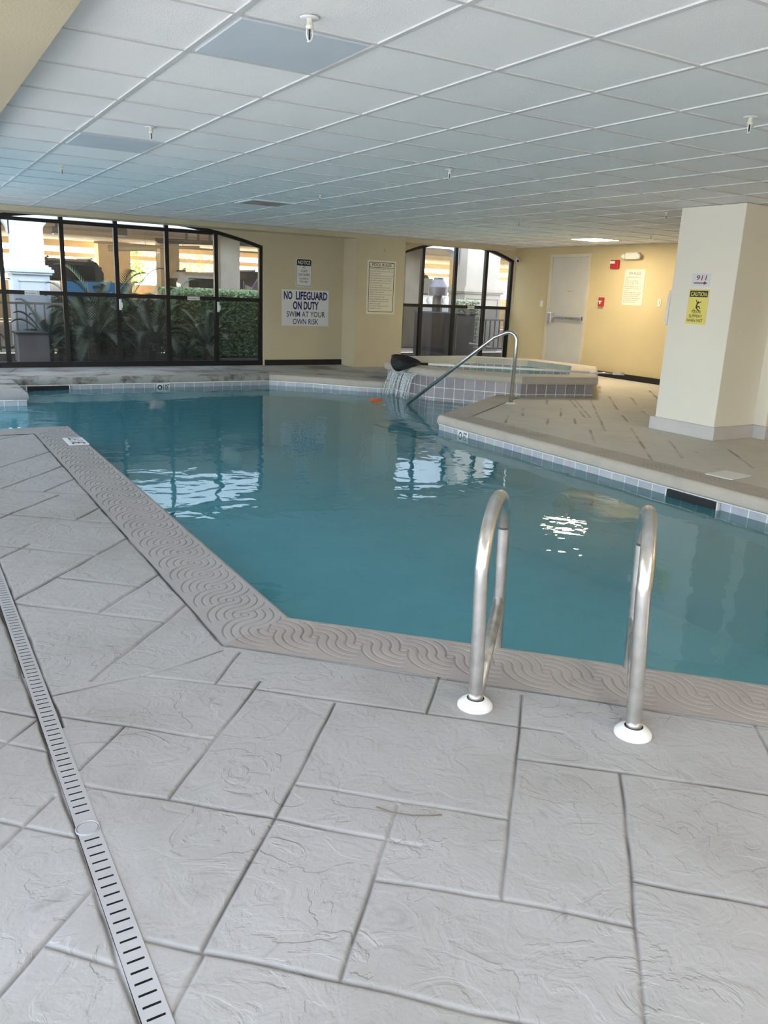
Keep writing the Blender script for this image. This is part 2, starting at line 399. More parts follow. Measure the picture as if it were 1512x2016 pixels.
def deck_piece(name, x0, x1, y0, y1, dx, dy, segs, m, exclude, width=.006, depth=.006, z=0.0):
    xs = np.arange(x0, x1+dx*.5, dx); ys = np.arange(y0, y1+dy*.5, dy)
    X, Y = np.meshgrid(xs, ys); Z = np.zeros_like(X); J = np.zeros_like(X)
    Xw = X+wobble(Y, 1.3); Yw = Y+wobble(X, .4)
    for k, s in enumerate(segs):
        pad = .05
        lo = min(s[0], s[2])-pad, min(s[1], s[3])-pad; hi = max(s[0], s[2])+pad, max(s[1], s[3])+pad
        i0, i1 = np.searchsorted(xs, (lo[0], hi[0])); j0, j1 = np.searchsorted(ys, (lo[1], hi[1]))
        if i1 <= i0 or j1 <= j0: continue
        sl = (slice(j0, j1), slice(i0, i1))
        d = segdist(Xw[sl], Yw[sl], s)
        Z[sl] = np.minimum(Z[sl], -depth*np.exp(-(d/width)**2))
        J[sl] = np.maximum(J[sl], np.exp(-(d/(width*.95))**2)*(1 if len(s) < 5 else s[4]))
    # gentle slab unevenness
    Z += .0012*np.sin(X*3.1+1)*np.cos(Y*2.7)+.0006*np.sin(X*17+Y*11)
    ny, nx = X.shape; idx = np.arange(nx*ny).reshape(ny, nx)
    q = np.stack([idx[:-1, :-1], idx[:-1, 1:], idx[1:, 1:], idx[1:, :-1]], -1).reshape(-1, 4)
    cx = (X[:-1, :-1]+dx/2).ravel(); cy = (Y[:-1, :-1]+dy/2).ravel()
    keep = np.ones(len(cx), bool)
    for poly in exclude: keep &= ~inside(poly, cx, cy)
    q = q[keep]
    used = np.unique(q); remap = -np.ones(nx*ny, int); remap[used] = np.arange(len(used))
    V = np.stack([X.ravel(), Y.ravel(), Z.ravel()+z], -1)[used]
    return grid_mesh(name, V, remap[q], m, J.ravel()[used])

CW = .37     # coping width
near_out = offset_path(P_near, CW); far_out = offset_path(P_far, CW)
pool_poly = P_near + P_far
cope_outer_poly = offset_path(P_near, CW-.015) + [(6.9, 9.6), (6.9, 10.6)] + offset_path(P_far, CW-.015)
DRX0, DRX1 = .268, .322
drain_poly = [(DRX0, -2.9), (DRX1, -2.9), (DRX1, 5.6), (DRX0, 5.6)]

JO = [(0.427,1.345,0.316,1.225),(0.425,1.353,1.158,2.161),(0.424,1.349,0.64,1.149),(0.64,1.149,0.831,0.964),(0.831,0.964,0.93,0.87),(0.64,1.149,1.052,1.587),(0.844,1.8,1.282,1.395),(0.854,1.365,1.075,1.169),(1.075,1.169,1.286,0.961),(1.075,1.169,1.285,1.394),(1.285,1.394,1.766,1.918),(1.721,1.413,1.286,0.961),(1.286,0.961,1.05,0.70),(1.495,1.613,1.721,1.413),(1.721,1.413,2.1,1.06),(1.392,1.073,1.70,0.78),(2.40,1.46,2.0,1.03),(0.326,2.057,0.719,1.698),(0.719,1.698,1.01,1.415),(0.509,1.894,0.99,2.42),(0.326,2.473,0.713,2.135),(0.496,2.322,0.33,2.142),(0.955,2.714,0.669,2.643,1.3),(0.669,2.643,0.329,2.624,1.3),(0.628,2.645,0.921,2.403),(0.921,2.403,1.72,1.66),(1.011,2.672,0.839,2.473),(1.60,2.18,1.394,1.963),(0.45,6.21,1.0,6.84),(0.38,5.52,1.0,6.26),(0.733,5.485,1.0,5.81),(0.45,5.70,1.0,5.29),(0.35,4.86,0.807,5.369),(0.79,4.733,1.0,4.99),(0.43,5.03,1.0,4.58),(0.335,3.58,1.0,4.30),(0.33,4.42,0.757,4.059),(0.335,4.176,0.50,4.37),(0.544,3.786,0.855,3.518),(0.625,3.292,1.0,3.67),(0.335,3.53,0.837,3.079),(0.467,2.677,1.0,3.25),(0.10,2.67,0.265,2.497),(0.264,2.49,-.1,2.11),(0.12,2.43,0.265,2.281),(0.0,2.11,0.259,1.848),(0.246,2.046,-.15,1.64),(0.262,1.648,-.1,1.29),(0.142,1.524,0.261,1.399),(0.322,1.444,0.426,1.345),
 (.35,7.2,1.0,7.75),(-.1,6.9,.6,7.6),(-.3,4.1,.26,4.6),(-.3,5.5,.26,5.0),(-.3,3.2,.26,3.75),(-.2,1.0,.25,.62)]
edge_near = [(near_out[1][0], near_out[1][1], near_out[2][0], near_out[2][1], 1.25), (near_out[2][0], near_out[2][1], near_out[3][0], near_out[3][1], .9), (near_out[0][0], near_out[0][1], near_out[1][0], near_out[1][1], .8)]
dr_e = [(DRX0-.004, -2.9, DRX0-.004, 5.6, 1.5), (DRX1+.004, 2.4, DRX1+.004, 5.6, 1.5)]
ex = [cope_outer_poly, drain_poly]
fl1 = deck_piece('floor', -.45, 2.75, .55, 2.8, .0034, .0036, JO+edge_near+dr_e, DECK, ex, width=.0050, depth=.0055)
fl2 = deck_piece('floor', -.70, 1.1, 2.8-.0036, 8.1, .0060, .009, JO+edge_near+dr_e, DECK, ex, width=.0065, depth=.007)
# right hand deck (tan) with its diagonal joints
JR = [(9.02,8.53,7.94,7.33),(9.27,8.35,8.56,7.55),(7.64,6.97,7.25,6.51),(8.21,7.16,7.88,6.73),(8.35,8.23,6.49,6.13),(6.93,6.17,5.70,4.80),(6.71,5.46,6.06,4.76),(6.37,6.24,5.83,5.63),(6.82,6.95,6.49,6.59),(7.25,7.65,6.74,7.1),(6.46,7.01,6.13,6.66),(7.65,8.35,7.33,8.01),(6.31,7.29,6.74,7.78),(5.72,6.89,6.14,7.34),
 (10.3,8.9,9.3,7.8),(9.9,9.6,9.2,8.9),(6.9,4.9,6.3,4.2)]
JR += [(8.02, 8.30, 7.00, 6.96, .9), (8.09, 8.27, 7.06, 6.93, .9), (7.00, 6.96, 7.06, 6.93, .9)]
er = [(near_out[i][0], near_out[i][1], near_out[i+1][0], near_out[i+1][1], 1.0) for i in (4, 5)]
fl3 = deck_piece('floor', 5.45, 9.06, 2.9, 9.6, .02, .014, JR+er, DECKR, [cope_outer_poly, closed_offset(SPA, -.05)], width=.011, depth=.004)
fl4 = deck_piece('floor', 9.04, 11.2, 6.8, 13.7, .03, .03, JR, DECKR, [cope_outer_poly, closed_offset(SPA, -.05)], width=.02, depth=.005)
fl5 = deck_piece('floor', -.70, 9.06, 12.0, 13.9, .02, .02, [(1.25,12.45,1.55,13.5,.8),(2.6,12.45,2.9,13.5,.6),(4.5,12.45,4.6,13.5,.6),(6.2,12.6,6.4,13.5,.6),(-.7,13.48,5.7,13.48,.9)], DECKB, [cope_outer_poly, closed_offset(SPA, -.05)], width=.02, depth=.004)
fl6 = deck_piece('floor', 5.2, 9.06, 9.5, 12.02, .03, .03, [], DECKB, [cope_outer_poly, closed_offset(SPA, -.05)], width=.02, depth=.004)
fl7 = deck_piece('floor', -.7, 1.3, 10.9, 12.02, .02, .02, [(.3,10.9,.9,12)], DECKB, [cope_outer_poly], width=.012, depth=.004)
bmf = bmesh.new()
for r_ in ((-.7, 9.05, -3.0, .56), (-.7, -.44, .55, 2.82), (2.74, 3.3, .55, .56), (5.3+CW, 9.05, .58, 2.92)):
    vs = [bmf.verts.new(p) for p in ((r_[0], r_[2], -.001), (r_[1], r_[2], -.001), (r_[1], r_[3], -.001), (r_[0], r_[3], -.001))]; bmf.faces.new(vs)
fl8 = link('floor', bmf, DECK)
for o in (fl1, fl2, fl3, fl4, fl5, fl6, fl7, fl8): struct(o)

# ------------------------------------------------------------------ coping, with the pressed rope pattern
def coping(name, a, b, oa, ob, m, ds, nt_, pat, label, extra_grime=0, depth=.0036, gw=.0029, group=None):
    """a,b lip ends; oa,ob outer ends. grid over the quad, rounded nose at the lip"""
    a, b, oa, ob = map(lambda p: np.array(p, float), (a, b, oa, ob))
    d = b-a; L = np.linalg.norm(d); d /= L; nrm = np.array([d[1], -d[0]])
    sa = (oa-a)@d; sb = (ob-a)@d; W = CW
    ns = max(4, int(L/ds)); S0 = np.linspace(0, 1, ns+1)
    R = .045
    prof = []   # (t, z)
    for an in np.linspace(0, PI/2, 7): prof.append((R-R*math.cos(an)*.8-.0, -.055+.055*math.sin(an)))
    prof = [(.05, -.105), (.012, -.10), (.007, -.085)] + prof
    tt = np.linspace(R+.005, W, nt_)
    T_ = np.array([p[0] for p in prof]+list(tt)); Z_ = np.array([p[1] for p in prof]+[0]*nt_)
    Tg, Sg = np.meshgrid(T_, S0)
    s_start = sa*Tg/W; s_end = L+(sb-L)*Tg/W
    S = s_start+(s_end-s_start)*Sg
    Z = np.tile(Z_, (ns+1, 1)); J = np.zeros_like(Z)
    if pat:
        p, dr, phase, t0, rmax, asp, flip = pat
        tc = Tg-t0; u = (S-phase)*(1 if not flip else -1)
        k_hi = np.floor((u+rmax)/p); k_lo = np.ceil((u-rmax)/p)
        k = np.where(tc > 0, k_hi, k_lo)
        dd = np.hypot(u-k*p, tc/asp)
        ph = (dd/dr) % 1.0
        g = np.exp(-(((np.abs(ph-.5))*dr)/gw)**2)
        # overlap edge of the topmost disc
        g = np.where(dd > rmax+.006, 0, g)
        flat = (Tg > R+.012) & (Tg < W-.012)
        g = np.where(flat, g, 0)
        Z = Z-depth*g; J = .55*g
    Z = Z+.003
    P = a[None, None]+S[..., None]*d+Tg[..., None]*nrm
    V = np.concatenate([P, Z[..., None]], -1).reshape(-1, 3)
    n1, n2 = Z.shape; idx = np.arange(n1*n2).reshape(n1, n2)
    q = np.stack([idx[:-1, :-1], idx[1:, :-1], idx[1:, 1:], idx[:-1, 1:]], -1).reshape(-1, 4)
    o = grid_mesh(name, V, q, m, J.reshape(-1))
    return tag(o, label, 'pool coping', group)
# (pitch, ring step, phase, centre t, disc radius along s, aspect, flip)
RP = (.1835, .0367, (2.91-3.001)%.1835, .185, .1652, .93, False)
coping('pool_coping', P_near[0], P_near[1], near_out[0], near_out[1], COPEL, .012, 24, (.1835, .0367, .05, .185, .1652, .93, False), 'short grey coping strip at the far end of the left deck peninsula, beside the channel')
# left long strip: s grows from the far corner, first eye offset so that eyes sit where the photo has them
coping('pool_coping', P_near[1], P_near[2], near_out[1], near_out[2], COPEL, .0040, 92, (.1835, .0367, (8.04-3.001) % .1835, .185, .1652, .93, False), 'long grey coping strip with pressed rope pattern along the left edge of the pool')
coping('pool_coping', P_near[2], P_near[3], near_out[2], near_out[3], COPE, .0038, 95, (.1835, .0367, .1585, .185, .1652, .93, False), 'tan diagonal coping strip with pressed rope pattern in front of the pool ladder')
coping('pool_coping', P_near[3], P_near[4], near_out[3], near_out[4], COPE, .03, 12, None, 'tan coping strip at the near end of the pool')
coping('pool_coping', P_near[4], P_near[5], near_out[4], near_out[5], COPER, .012, 30, (.1835, .0367, .05, .185, .1652, .93, False), 'long tan coping strip on the right edge of the pool in front of the pillar', depth=.003, gw=.006)
coping('pool_coping', P_near[5], P_near[6], near_out[5], near_out[6], COPER, .015, 24, None, 'short tan coping strip running from the right corner back to the spa')
for i in range(len(P_far)-1):
    lab = ['stained coping strip where the far right edge meets the spa wall', 'short stained coping strip left of the waterfall', 'angled coping strip left of the spa with dark specks', 'angled coping strip at the far right corner of the pool', 'long dirty coping strip along the far edge below the left window', 'shaded coping strip at the far left corner of the pool', 'grey coping strip along the far side of the left channel'][i]
    coping('pool_coping', P_far[i], P_far[i+1], far_out[i], far_out[i+1], COPEB if i in (4, 5) else COPER if i < 4 else COPEL, .02, 10, None, lab)

bm = bmesh.new()      # mortar bed under the coping stones
for pth in (P_near, P_far):
    a_ = offset_path(pth, .06); b_ = offset_path(pth, CW-.01)
    for i in range(len(pth)-1): bm.faces.new([bm.verts.new((p[0], p[1], -.004)) for p in (a_[i], a_[i+1], b_[i+1], b_[i])])
struct(link('floor_coping_bed', bm, COPE))
# ------------------------------------------------------------------ pool basin, waterline tiles, water
basin_near = offset_path(P_near, .03); basin_far = offset_path(P_far, .03)
basin = basin_near+basin_far
bm = bmesh.new()
DEP = -1.15
n = len(basin)
lo = [bm.verts.new((x, y, DEP)) for x, y in basin]; hi = [bm.verts.new((x, y, -.26)) for x, y in basin]
for i in range(n): bm.faces.new((lo[i], lo[(i+1) % n], hi[(i+1) % n], hi[i]))
bm.faces.new(lo)
# underwater entry steps beside the hand rail, treads run parallel to the diagonal edge
pool_basin = struct(link('floor', bm, PLASTER)); pool_basin.name = 'floor_pool_basin'
def band(name, path, m, z0, z1, label, cat, uoff=0, closed=False, width=0.0, parent=None):
    me = bpy.data.meshes.new(name); V = []; F = []; UV = []
    pts = list(path)+([path[0]] if closed else []); s = uoff
    for i in range(len(pts)-1):
        a, b = Vector(pts[i]), Vector(pts[i+1]); L = (b-a).length; k = len(V)
        V += [(a.x, a.y, z0), (b.x, b.y, z0), (b.x, b.y, z1), (a.x, a.y, z1)]
        F.append((k, k+1, k+2, k+3)); UV += [(s, z0-z1), (s+L, z0-z1), (s+L, 0), (s, 0)]
        s += L
    me.from_pydata(V, [], F); uvl = me.uv_layers.new(name='UVMap')
    for i, u in enumerate(UV): uvl.data[i].uv = u
    me.materials.append(m); o = bpy.data.objects.new(name, me); C.objects.link(o)
    if parent: o.parent = parent
    if label: tag(o, label, cat)
    return o
wt = thing('waterline_tiles', 'grey square waterline tiles with white grout around the pool', 'tiles', (0, 0, 0))
band('tile_band', basin_near, TILE, -.262, -.10, None, None, parent=wt)
band('tile_band', basin_far, TILE, -.262, -.10, None, None, parent=wt)
# bead of white grout on top of the tiles
bm = bmesh.new()
for path in (basin_near, basin_far):
    off = offset_path(path, -.008)
    for (a, b), (c, d) in zip(zip(path, path[1:]), zip(off, off[1:])):
        bm.faces.new([bm.verts.new((p[0], p[1], -.101)) for p in (a, b, d, c)]); bm.faces.new([bm.verts.new(q) for q in ((c[0], c[1], -.101), (d[0], d[1], -.101), (d[0], d[1], -.109), (c[0], c[1], -.109))])
link('grout_bead', bm, WHITEP, wt)
# water
wp = offset_path(P_near, .028)+offset_path(P_far, .028)
bm = bmesh.new(); bm.faces.new([bm.verts.new((x, y, WZ)) for x, y in wp])
bmesh.ops.triangulate(bm, faces=bm.faces[:])
water = up_face(link('pool_water', bm, WATER)); tag(water, 'clear turquoise water filling the indoor pool', 'water', kind='stuff')

# steps
ed = (Vector(P_near[6])-Vector(P_near[5])).normalized(); en = Vector((-ed.y, ed.x))
st = thing('pool_steps', 'submerged entry steps with dark edge lines below the hand rail', 'steps', (0, 0, 0))
o5 = Vector(P_near[5])
NAVY = pmat('navy_edge_tile', (.02, .05, .10), .3)
for x_, z_, yt, (cx_, cy_) in ((5.95, -.33, 9.42, (6.72, 9.72)), (5.62, -.44, 9.62, (6.72, 10.02))):
    poly = [(x_, yt), (x_, 7.92), (6.95, 8.86), (7.0, 9.3), (cx_, cy_)]
    bm = bmesh.new(); prism(bm, poly, DEP, z_); link('step', bm, PLASTER, st)
    bm = bmesh.new(); prism(bm, [(x_-.003, yt), (x_-.003, 7.92), (x_+.045, 7.92), (x_+.045, yt-.0)], z_-.001, z_+.004); link('step_edge_line', bm, NAVY, st)
# skimmer mouths in the waterline band
def skimmer(x0, y0, x1, y1, label):
    t = thing('skimmer_mouth', label, 'skimmer', (0, 0, 0))
    a, b = Vector((x0, y0)), Vector((x1, y1)); d = (b-a).normalized(); nn = Vector((-d.y, d.x))*.012
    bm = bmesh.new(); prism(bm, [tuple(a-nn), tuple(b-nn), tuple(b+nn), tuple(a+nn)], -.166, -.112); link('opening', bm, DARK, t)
    nn2 = nn*1.25
    for q0, q1 in ((a-d*.012, a), (b, b+d*.012)):
        bm = bmesh.new(); prism(bm, [tuple(q0-nn2), tuple(q1-nn2), tuple(q1+nn2), tuple(q0+nn2)], -.20, -.108); link('rim', bm, WHITEP, t)
skimmer(5.31, 4.27, 5.31, 3.79, 'black skimmer slot in the tile band of the right pool edge')
skimmer(1.50, 12.095, 2.05, 12.095, 'black skimmer slot in the tile band at the far left corner')
# pool light niche on the right wall and orange thing seen at the far side
t = thing('underwater_light', 'round beige underwater lamp set in the right pool wall', 'lamp', (5.33, 5.45, -.55))
bm = bmesh.new(); lathe(bm, [(.0, .05), (.08, .045), (.105, .02), (.11, 0)], axis=(-1, 0, 0), seg=28); link('lens', bm, OFFWH, t, smooth=True)
bm = bmesh.new(); lathe(bm, [(.105, 0), (.11, .03), (.125, .03), (.13, 0)], axis=(-1, 0, 0), seg=28); link('rim', bm, STEEL, t, smooth=True)
bm = bmesh.new(); lathe(bm, [(0, .05), (.07, .045), (.12, .02), (.13, 0), (.1, -.02), (0, -.03)], seg=20)
o = link('pool_float', bm, pmat('orange_rubber', (.85, .16, .03), .5), smooth=True); o.location = (5.92, 10.02, -.20); o.rotation_euler = (.2, .1, 0)
tag(o, 'blurred orange object under the water left of the waterfall', 'toy')

# depth markers
def marker(M4, w, h, lines, label, bg=WHITEP, ink=INK):
    t = thing('depth_marker', label, 'marker', (0, 0, 0))
    plate('tile', bg, t, M4, rrect(-w/2, w/2, -h/2, h/2), 0, .004)
    text_mesh('lettering', lines, ink, t, M4, bold=.01, depth=.005)
    return t
marker(Matrix.Translation((1.245, 7.18, .003)) @ Matrix.Rotation(PI/2, 4, 'Z'), .34, .16, [('3', -.10, -.055, .11, .085), ('1', -.005, .0, .05, .02), ('2', -.005, -.055, .045, .035), ('FT', .10, -.055, .10, .10)], 'white depth marker tile with a 3 on the left coping')
M = Matrix.Translation((3.39, 12.10, -.165)) @ Matrix.Rotation(PI/2, 4, 'X')
t = marker(M, .20, .13, [('10', .03, -.04, .085, .065), ('FT', .078, -.04, .085, .03)], 'white depth marker with a no diving disc on the far waterline tiles')
bm = bmesh.new(); lathe(bm, [(.0, .006), (.036, .006), (.036, 0)], c=(3.34, 12.10, -.165), axis=(0, -1, 0), seg=24); link('disc', bm, INK, t)
bm = bmesh.new(); lathe(bm, [(.0, .007), (.018, .007), (.018, 0)], c=(3.34, 12.10, -.165), axis=(0, -1, 0), seg=20); link('disc', bm, WHITEP, t)
M = Matrix.Translation((5.325, 7.12, -.165)) @ Matrix.Rotation(-PI/2, 4, 'Z') @ Matrix.Rotation(PI/2, 4, 'X')
t = marker(M, .20, .12, [('O', -.045, -.042, .085, .06), ('FT', .045, -.042, .085, .06)], 'white depth marker on the tiles of the right pool edge')

# ------------------------------------------------------------------ spa
spa = thing('spa_tub', 'raised octagonal spa with mauve tiled wall and tan stone rim', 'hot tub', (0, 0, 0))
sp_out = SPA
band('tiled_wall', sp_out, SPATILE, -.45, .183, None, None, closed=True, parent=spa)
rim_o = closed_offset(SPA, .045)
SPA_cw = SPA
def spa_in(d): return closed_offset(SPA, -d)
bm = bmesh.new()
n = len(SPA)
RI = spa_in(.36)
def ringquad(bm, A, za, Bp, zb):
    a = [bm.verts.new((x, y, za)) for x, y in A]; b = [bm.verts.new((x, y, zb)) for x, y in Bp]
    for i in range(len(A)):
        j = (i+1) % len(A); bm.faces.new((a[i], a[j], b[j], b[i]))
sc = 1
ringquad(bm, closed_offset(SPA, -.02), .181, rim_o, .181)
ringquad(bm, rim_o, .181, closed_offset(SPA, .055), .205)
ringquad(bm, closed_offset(SPA, .055), .205, closed_offset(SPA, .055), .262)
ringquad(bm, closed_offset(SPA, .055), .262, closed_offset(SPA, .03), .285)
ringquad(bm, closed_offset(SPA, .03), .285, RI, .285)
ringquad(bm, RI, .285, spa_in(.365), .19)
rimo = link('stone_rim', bm, COPER, spa)
band('inner_tiles', closed_offset(SPA, -.365), SPATILE, -.3, .19, None, None, closed=True, parent=spa)
bm = bmesh.new(); bm.faces.new([bm.verts.new((x, y, -.5)) for x, y in closed_offset(SPA, -.36)]); link('spa_floor', bm, PLASTER, spa)
bm = bmesh.new(); bm.faces.new([bm.verts.new((x, y, .09)) for x, y in closed_offset(SPA, -.362)])
o = up_face(link('spa_water', bm, SPAWATER)); tag(o, 'still water inside the raised spa', 'water', kind='stuff')
# two little rim plates (seen behind the hand rail)
# waterfall over the AB side
A_, B_ = Vector(SPA[0]), Vector(SPA[1])
FALLM = None
m, tt_, oo = nt('falling_water'); 
g = tt_.nodes.new('ShaderNodeBsdfPrincipled'); g.inputs['Base Color'].default_value = (.9, .95, .97, 1); g.inputs['Roughness'].default_value = .08
tr = tt_.nodes.new('ShaderNodeBsdfTransparent'); mx = tt_.nodes.new('ShaderNodeMixShader'); nz = tt_.nodes.new('ShaderNodeTexNoise'); nz.inputs['Scale'].default_value = 25
mr = tt_.nodes.new('ShaderNodeMapRange'); mr.inputs['To Min'].default_value = .12; mr.inputs['To Max'].default_value = .75; mr.inputs['From Min'].default_value = .35; mr.inputs['From Max'].default_value = .65
tt_.links.new(nz.outputs['Fac'], mr.inputs['Value']); tt_.links.new(mr.outputs['Result'], mx.inputs['Fac'])
tt_.links.new(tr.outputs['BSDF'], mx.inputs[1]); tt_.links.new(g.outputs['BSDF'], mx.inputs[2]); tt_.links.new(mx.outputs['Shader'], oo.inputs['Surface']); FALLM = m
bm = bmesh.new()
for i in range(24):
    f = .22+.56*i/23+random.uniform(-.012, .012)
    p = A_.lerp(B_, f); x0 = p.x-.05
    pts = []
    v = random.uniform(.10, .24); swy = random.uniform(-.03, .03)
    for k in range(9):
        u = k/8; z = .19-(.19-WZ+.01)*u**1.4
        pts.append((x0-v*u**.6, p.y+swy*u, z))
    tube(bm, pts, [random.uniform(.006, .012)*(1-.4*abs(u_/8-.3)) for u_ in range(9)], 8)
# thin sheet clinging to the wall
o = link('waterfall', bm, FALLM, smooth=True); tag(o, 'thin streams of water spilling from the spa into the pool', 'waterfall', kind='stuff')

# ------------------------------------------------------------------ pool net on the spa rim
net = thing('leaf_skimmer_net', 'black leaf net on a long white pole resting across the spa rim', 'pool net', (6.86, 10.22, .30))
pa = Vector((6.80, 10.25, .325)); pb = Vector((8.97, 8.28, .345)); n0 = Vector((6.86, 10.22, .30))
def rel(v): return Vector(v)-n0
bm = bmesh.new(); tube(bm, [rel(pa), rel(pa.lerp(pb, .86))], .016, 12); link('pole', bm, ALU, net, smooth=True)
bm = bmesh.new(); tube(bm, [rel(pa.lerp(pb, .85)), rel(pb)], .0105, 12); link('pole_extension', bm, STEEL, net, smooth=True)
bm = bmesh.new(); tube(bm, [rel(pa.lerp(pb, .845)), rel(pa.lerp(pb, .885))], .019, 12); link('clamp', bm, WHITEP, net, smooth=True)
bm = bmesh.new(); tube(bm, [rel(pa.lerp(pb, .955)), rel(pb+(pb-pa)*.01)], .018, 12); link('grip', bm, WHITEP, net, smooth=True)
dirp = (pa-pb).normalized(); sidep = Vector((-dirp.y, dirp.x, 0))
bm = bmesh.new()
hoop = []
for k in range(25):
    a = 2*PI*k/24
    hoop.append(rel(pa+dirp*(.24-.22*math.cos(a))+sidep*(.20*math.sin(a))+Vector((0, 0, .0+.10*(1-math.cos(a))*.5-.03*math.sin(a)))))
tube(bm, hoop, .011, 10); link('hoop', bm, NETM, net, smooth=True)
bm = bmesh.new()
rings = []
for j in range(9):
    f = j/8; ring = []
    for k in range(24):
        a = 2*PI*k/24; h = hoop[k]; c = rel(pa+dirp*.30+Vector((-.12, -.02, -.10)))
        p = h.lerp(c, f**1.15); sag = -.05*math.sin(f*PI)+.012*math.sin(k*2.3+j)
        ring.append(bm.verts.new(p+Vector((-.05*math.sin(f*PI), 0, sag*.6+.02*math.cos(k*1.7)*f))))
    rings.append(ring)
for a, b in zip(rings, rings[1:]):
    for k in range(24): bm.faces.new((a[k], a[(k+1) % 24], b[(k+1) % 24], b[k]))
link('net_bag', bm, NETM, net, smooth=True)
bm = bmesh.new(); tube(bm, [rel(pa+dirp*.05), rel(pa-dirp*.10)], .02, 10); link('socket', bm, NETM, net, smooth=True)

# ------------------------------------------------------------------ hand rail at the steps
def arcpath(pts, r, seg=8):
    """polyline with rounded corners"""
    out = [Vector(pts[0])]
    for i in range(1, len(pts)-1):
        p0, p, p1 = Vector(pts[i-1]), Vector(pts[i]), Vector(pts[i+1])
        a = (p0-p); b = (p1-p); ang = a.angle(b); tl = min(r/math.tan(ang/2), a.length*.49, b.length*.49)
        rr = tl*math.tan(ang/2)
        s = p+a.normalized()*tl; e = p+b.normalized()*tl
        c = p+(a.normalized()+b.normalized()).normalized()*(rr/math.sin(ang/2))
        v0 = s-c; v1 = e-c; th = v0.angle(v1)
        for k in range(seg+1):
            f = k/seg
            out.append(c+(v0*math.sin((1-f)*th)+v1*math.sin(f*th))/math.sin(th))
    out.append(Vector(pts[-1])); return out
hd = Vector((-.48, .877, 0)).normalized(); hb = Vector((6.86, 8.18, 0))
hr = thing('hand_rail', 'bent steel hand rail sloping from the right deck into the water', 'rail', tuple(hb))
path = arcpath([(0, 0, 0), (-hd.x*.015, -hd.y*.015, .97), tuple(hd*.30+Vector((0, 0, .835))), tuple(hd*1.60+Vector((0, 0, -.205)))], .12, 10)
bm = bmesh.new(); tube(bm, path, .0235, 18); link('rail', bm, STEEL, hr, smooth=True)
bm = bmesh.new(); lathe(bm, [(.0, .02), (.03, .022), (.06, .014), (.075, 0)], seg=28); link('base_flange', bm, OFFWH, hr, smooth=True)

# ladder
def ladder_rail(base, lean, label):
    t = thing('ladder_grab_rail', label, 'rail', (base[0], base[1], 0), 0, None)
    a = math.radians(43); d = Vector((math.cos(a), math.sin(a), 0)); L = .50; z0 = .60
    le = Vector((lean[0], lean[1], 0))
    pts = [Vector((0, 0, .0)), le*.5+Vector((0, 0, .25))]
    r = L/2
    for k in range(0, 17):
        an = PI-PI*k/16
        # slightly flattened bend
        pts.append(le+d*(r+r*math.cos(an))+Vector((0, 0, .47+.20*math.sin(an))))
    pts += [le*.7+d*L+Vector((0, 0, .25)), le*.3+d*L+Vector((0, 0, -.05)), d*L+Vector((0, 0, -.75))]
    # smooth resample (Catmull-Rom)
    P = [pts[0]]+pts+[pts[-1]]; out = []
    for i in range(1, len(P)-2):
        for s in range(4):
            u = s/4; p0, p1, p2, p3 = P[i-1], P[i], P[i+1], P[i+2]
            out.append(.5*((2*p1)+(-p0+p2)*u+(2*p0-5*p1+4*p2-p3)*u*u+(-p0+3*p1-3*p2+p3)*u**3))
    out.append(P[-2])
    bm = bmesh.new(); tube(bm, out, .0238, 20); link('rail', bm, STEEL, t, smooth=True)
    bm = bmesh.new(); tube(bm, [le*.5+d*(L-.015)+Vector((0, 0, .20)), d*.035+Vector((0, 0, .02))], .0225, 18)
    o_ = link('brace', bm, SCUFF, t, smooth=True)
    bm = bmesh.new(); lathe(bm, [(.030, .030), (.036, .028), (.052, .018), (.060, .008), (.060, .0)], seg=40)
    link('base_flange', bm, WHITEP, t, smooth=True)
    bm = bmesh.new(); tube(bm, [(0, 0, .018), (.0, .0, .05)], .0252, 20); link('ferrule', bm, SCUFF, t, smooth=True)
    return t
ladder_rail((1.57, 1.93), (-.008, .009), 'left steel ladder rail of the pair at the near pool edge')
ladder_rail((1.92, 1.55), (-.016, .018), 'right steel ladder rail of the pair at the near pool edge')

# ------------------------------------------------------------------ slotted drain
dr = thing('floor_drain_channel', 'narrow light grey slotted drain running along the left deck', 'drain', (.295, 1.5, 0))
DRM = pmat('light_grey_drain_plastic', (.42, .42, .43), .35, var=.04)
bm = bmesh.new()
w2 = (DRX1-DRX0)/2
y = -.9
PIT = .0305; SL = .0058
k = 0
ys_ = []
while y < 4.0: ys_.append(y); y += PIT
zt = .002
def dquad(x0, x1, y0_, y1_, z=zt): bm.faces.new([bm.verts.new(p) for p in ((x0, y0_, z), (x1, y0_, z), (x1, y1_, z), (x0, y1_, z))])
sx0, sx1 = -w2+.009, w2-.009
for yy in ys_:
    if abs(yy-.355) < .035: dquad(-w2, w2, yy, yy+PIT); continue
    dquad(-w2, sx0, yy, yy+PIT); dquad(sx1, w2, yy, yy+PIT)
    dquad(sx0, sx1, yy, yy+PIT-SL)
link('slotted_grate', bm, DRM, dr)
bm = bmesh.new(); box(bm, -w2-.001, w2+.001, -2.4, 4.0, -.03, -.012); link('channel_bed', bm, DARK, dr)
bm = bmesh.new(); lathe(bm, [(0, .0035), (.024, .0035), (.026, .002), (.026, 0)], c=(-.001, .365, .0005), seg=32); link('round_cover', bm, DRM, dr)
bm = bmesh.new(); lathe(bm, [(.0265, .0030), (.0285, .0046), (.030, .003), (.030, 0)], c=(-.001, .365, .0005), seg=32); link('cover_rim', bm, DRM, dr)
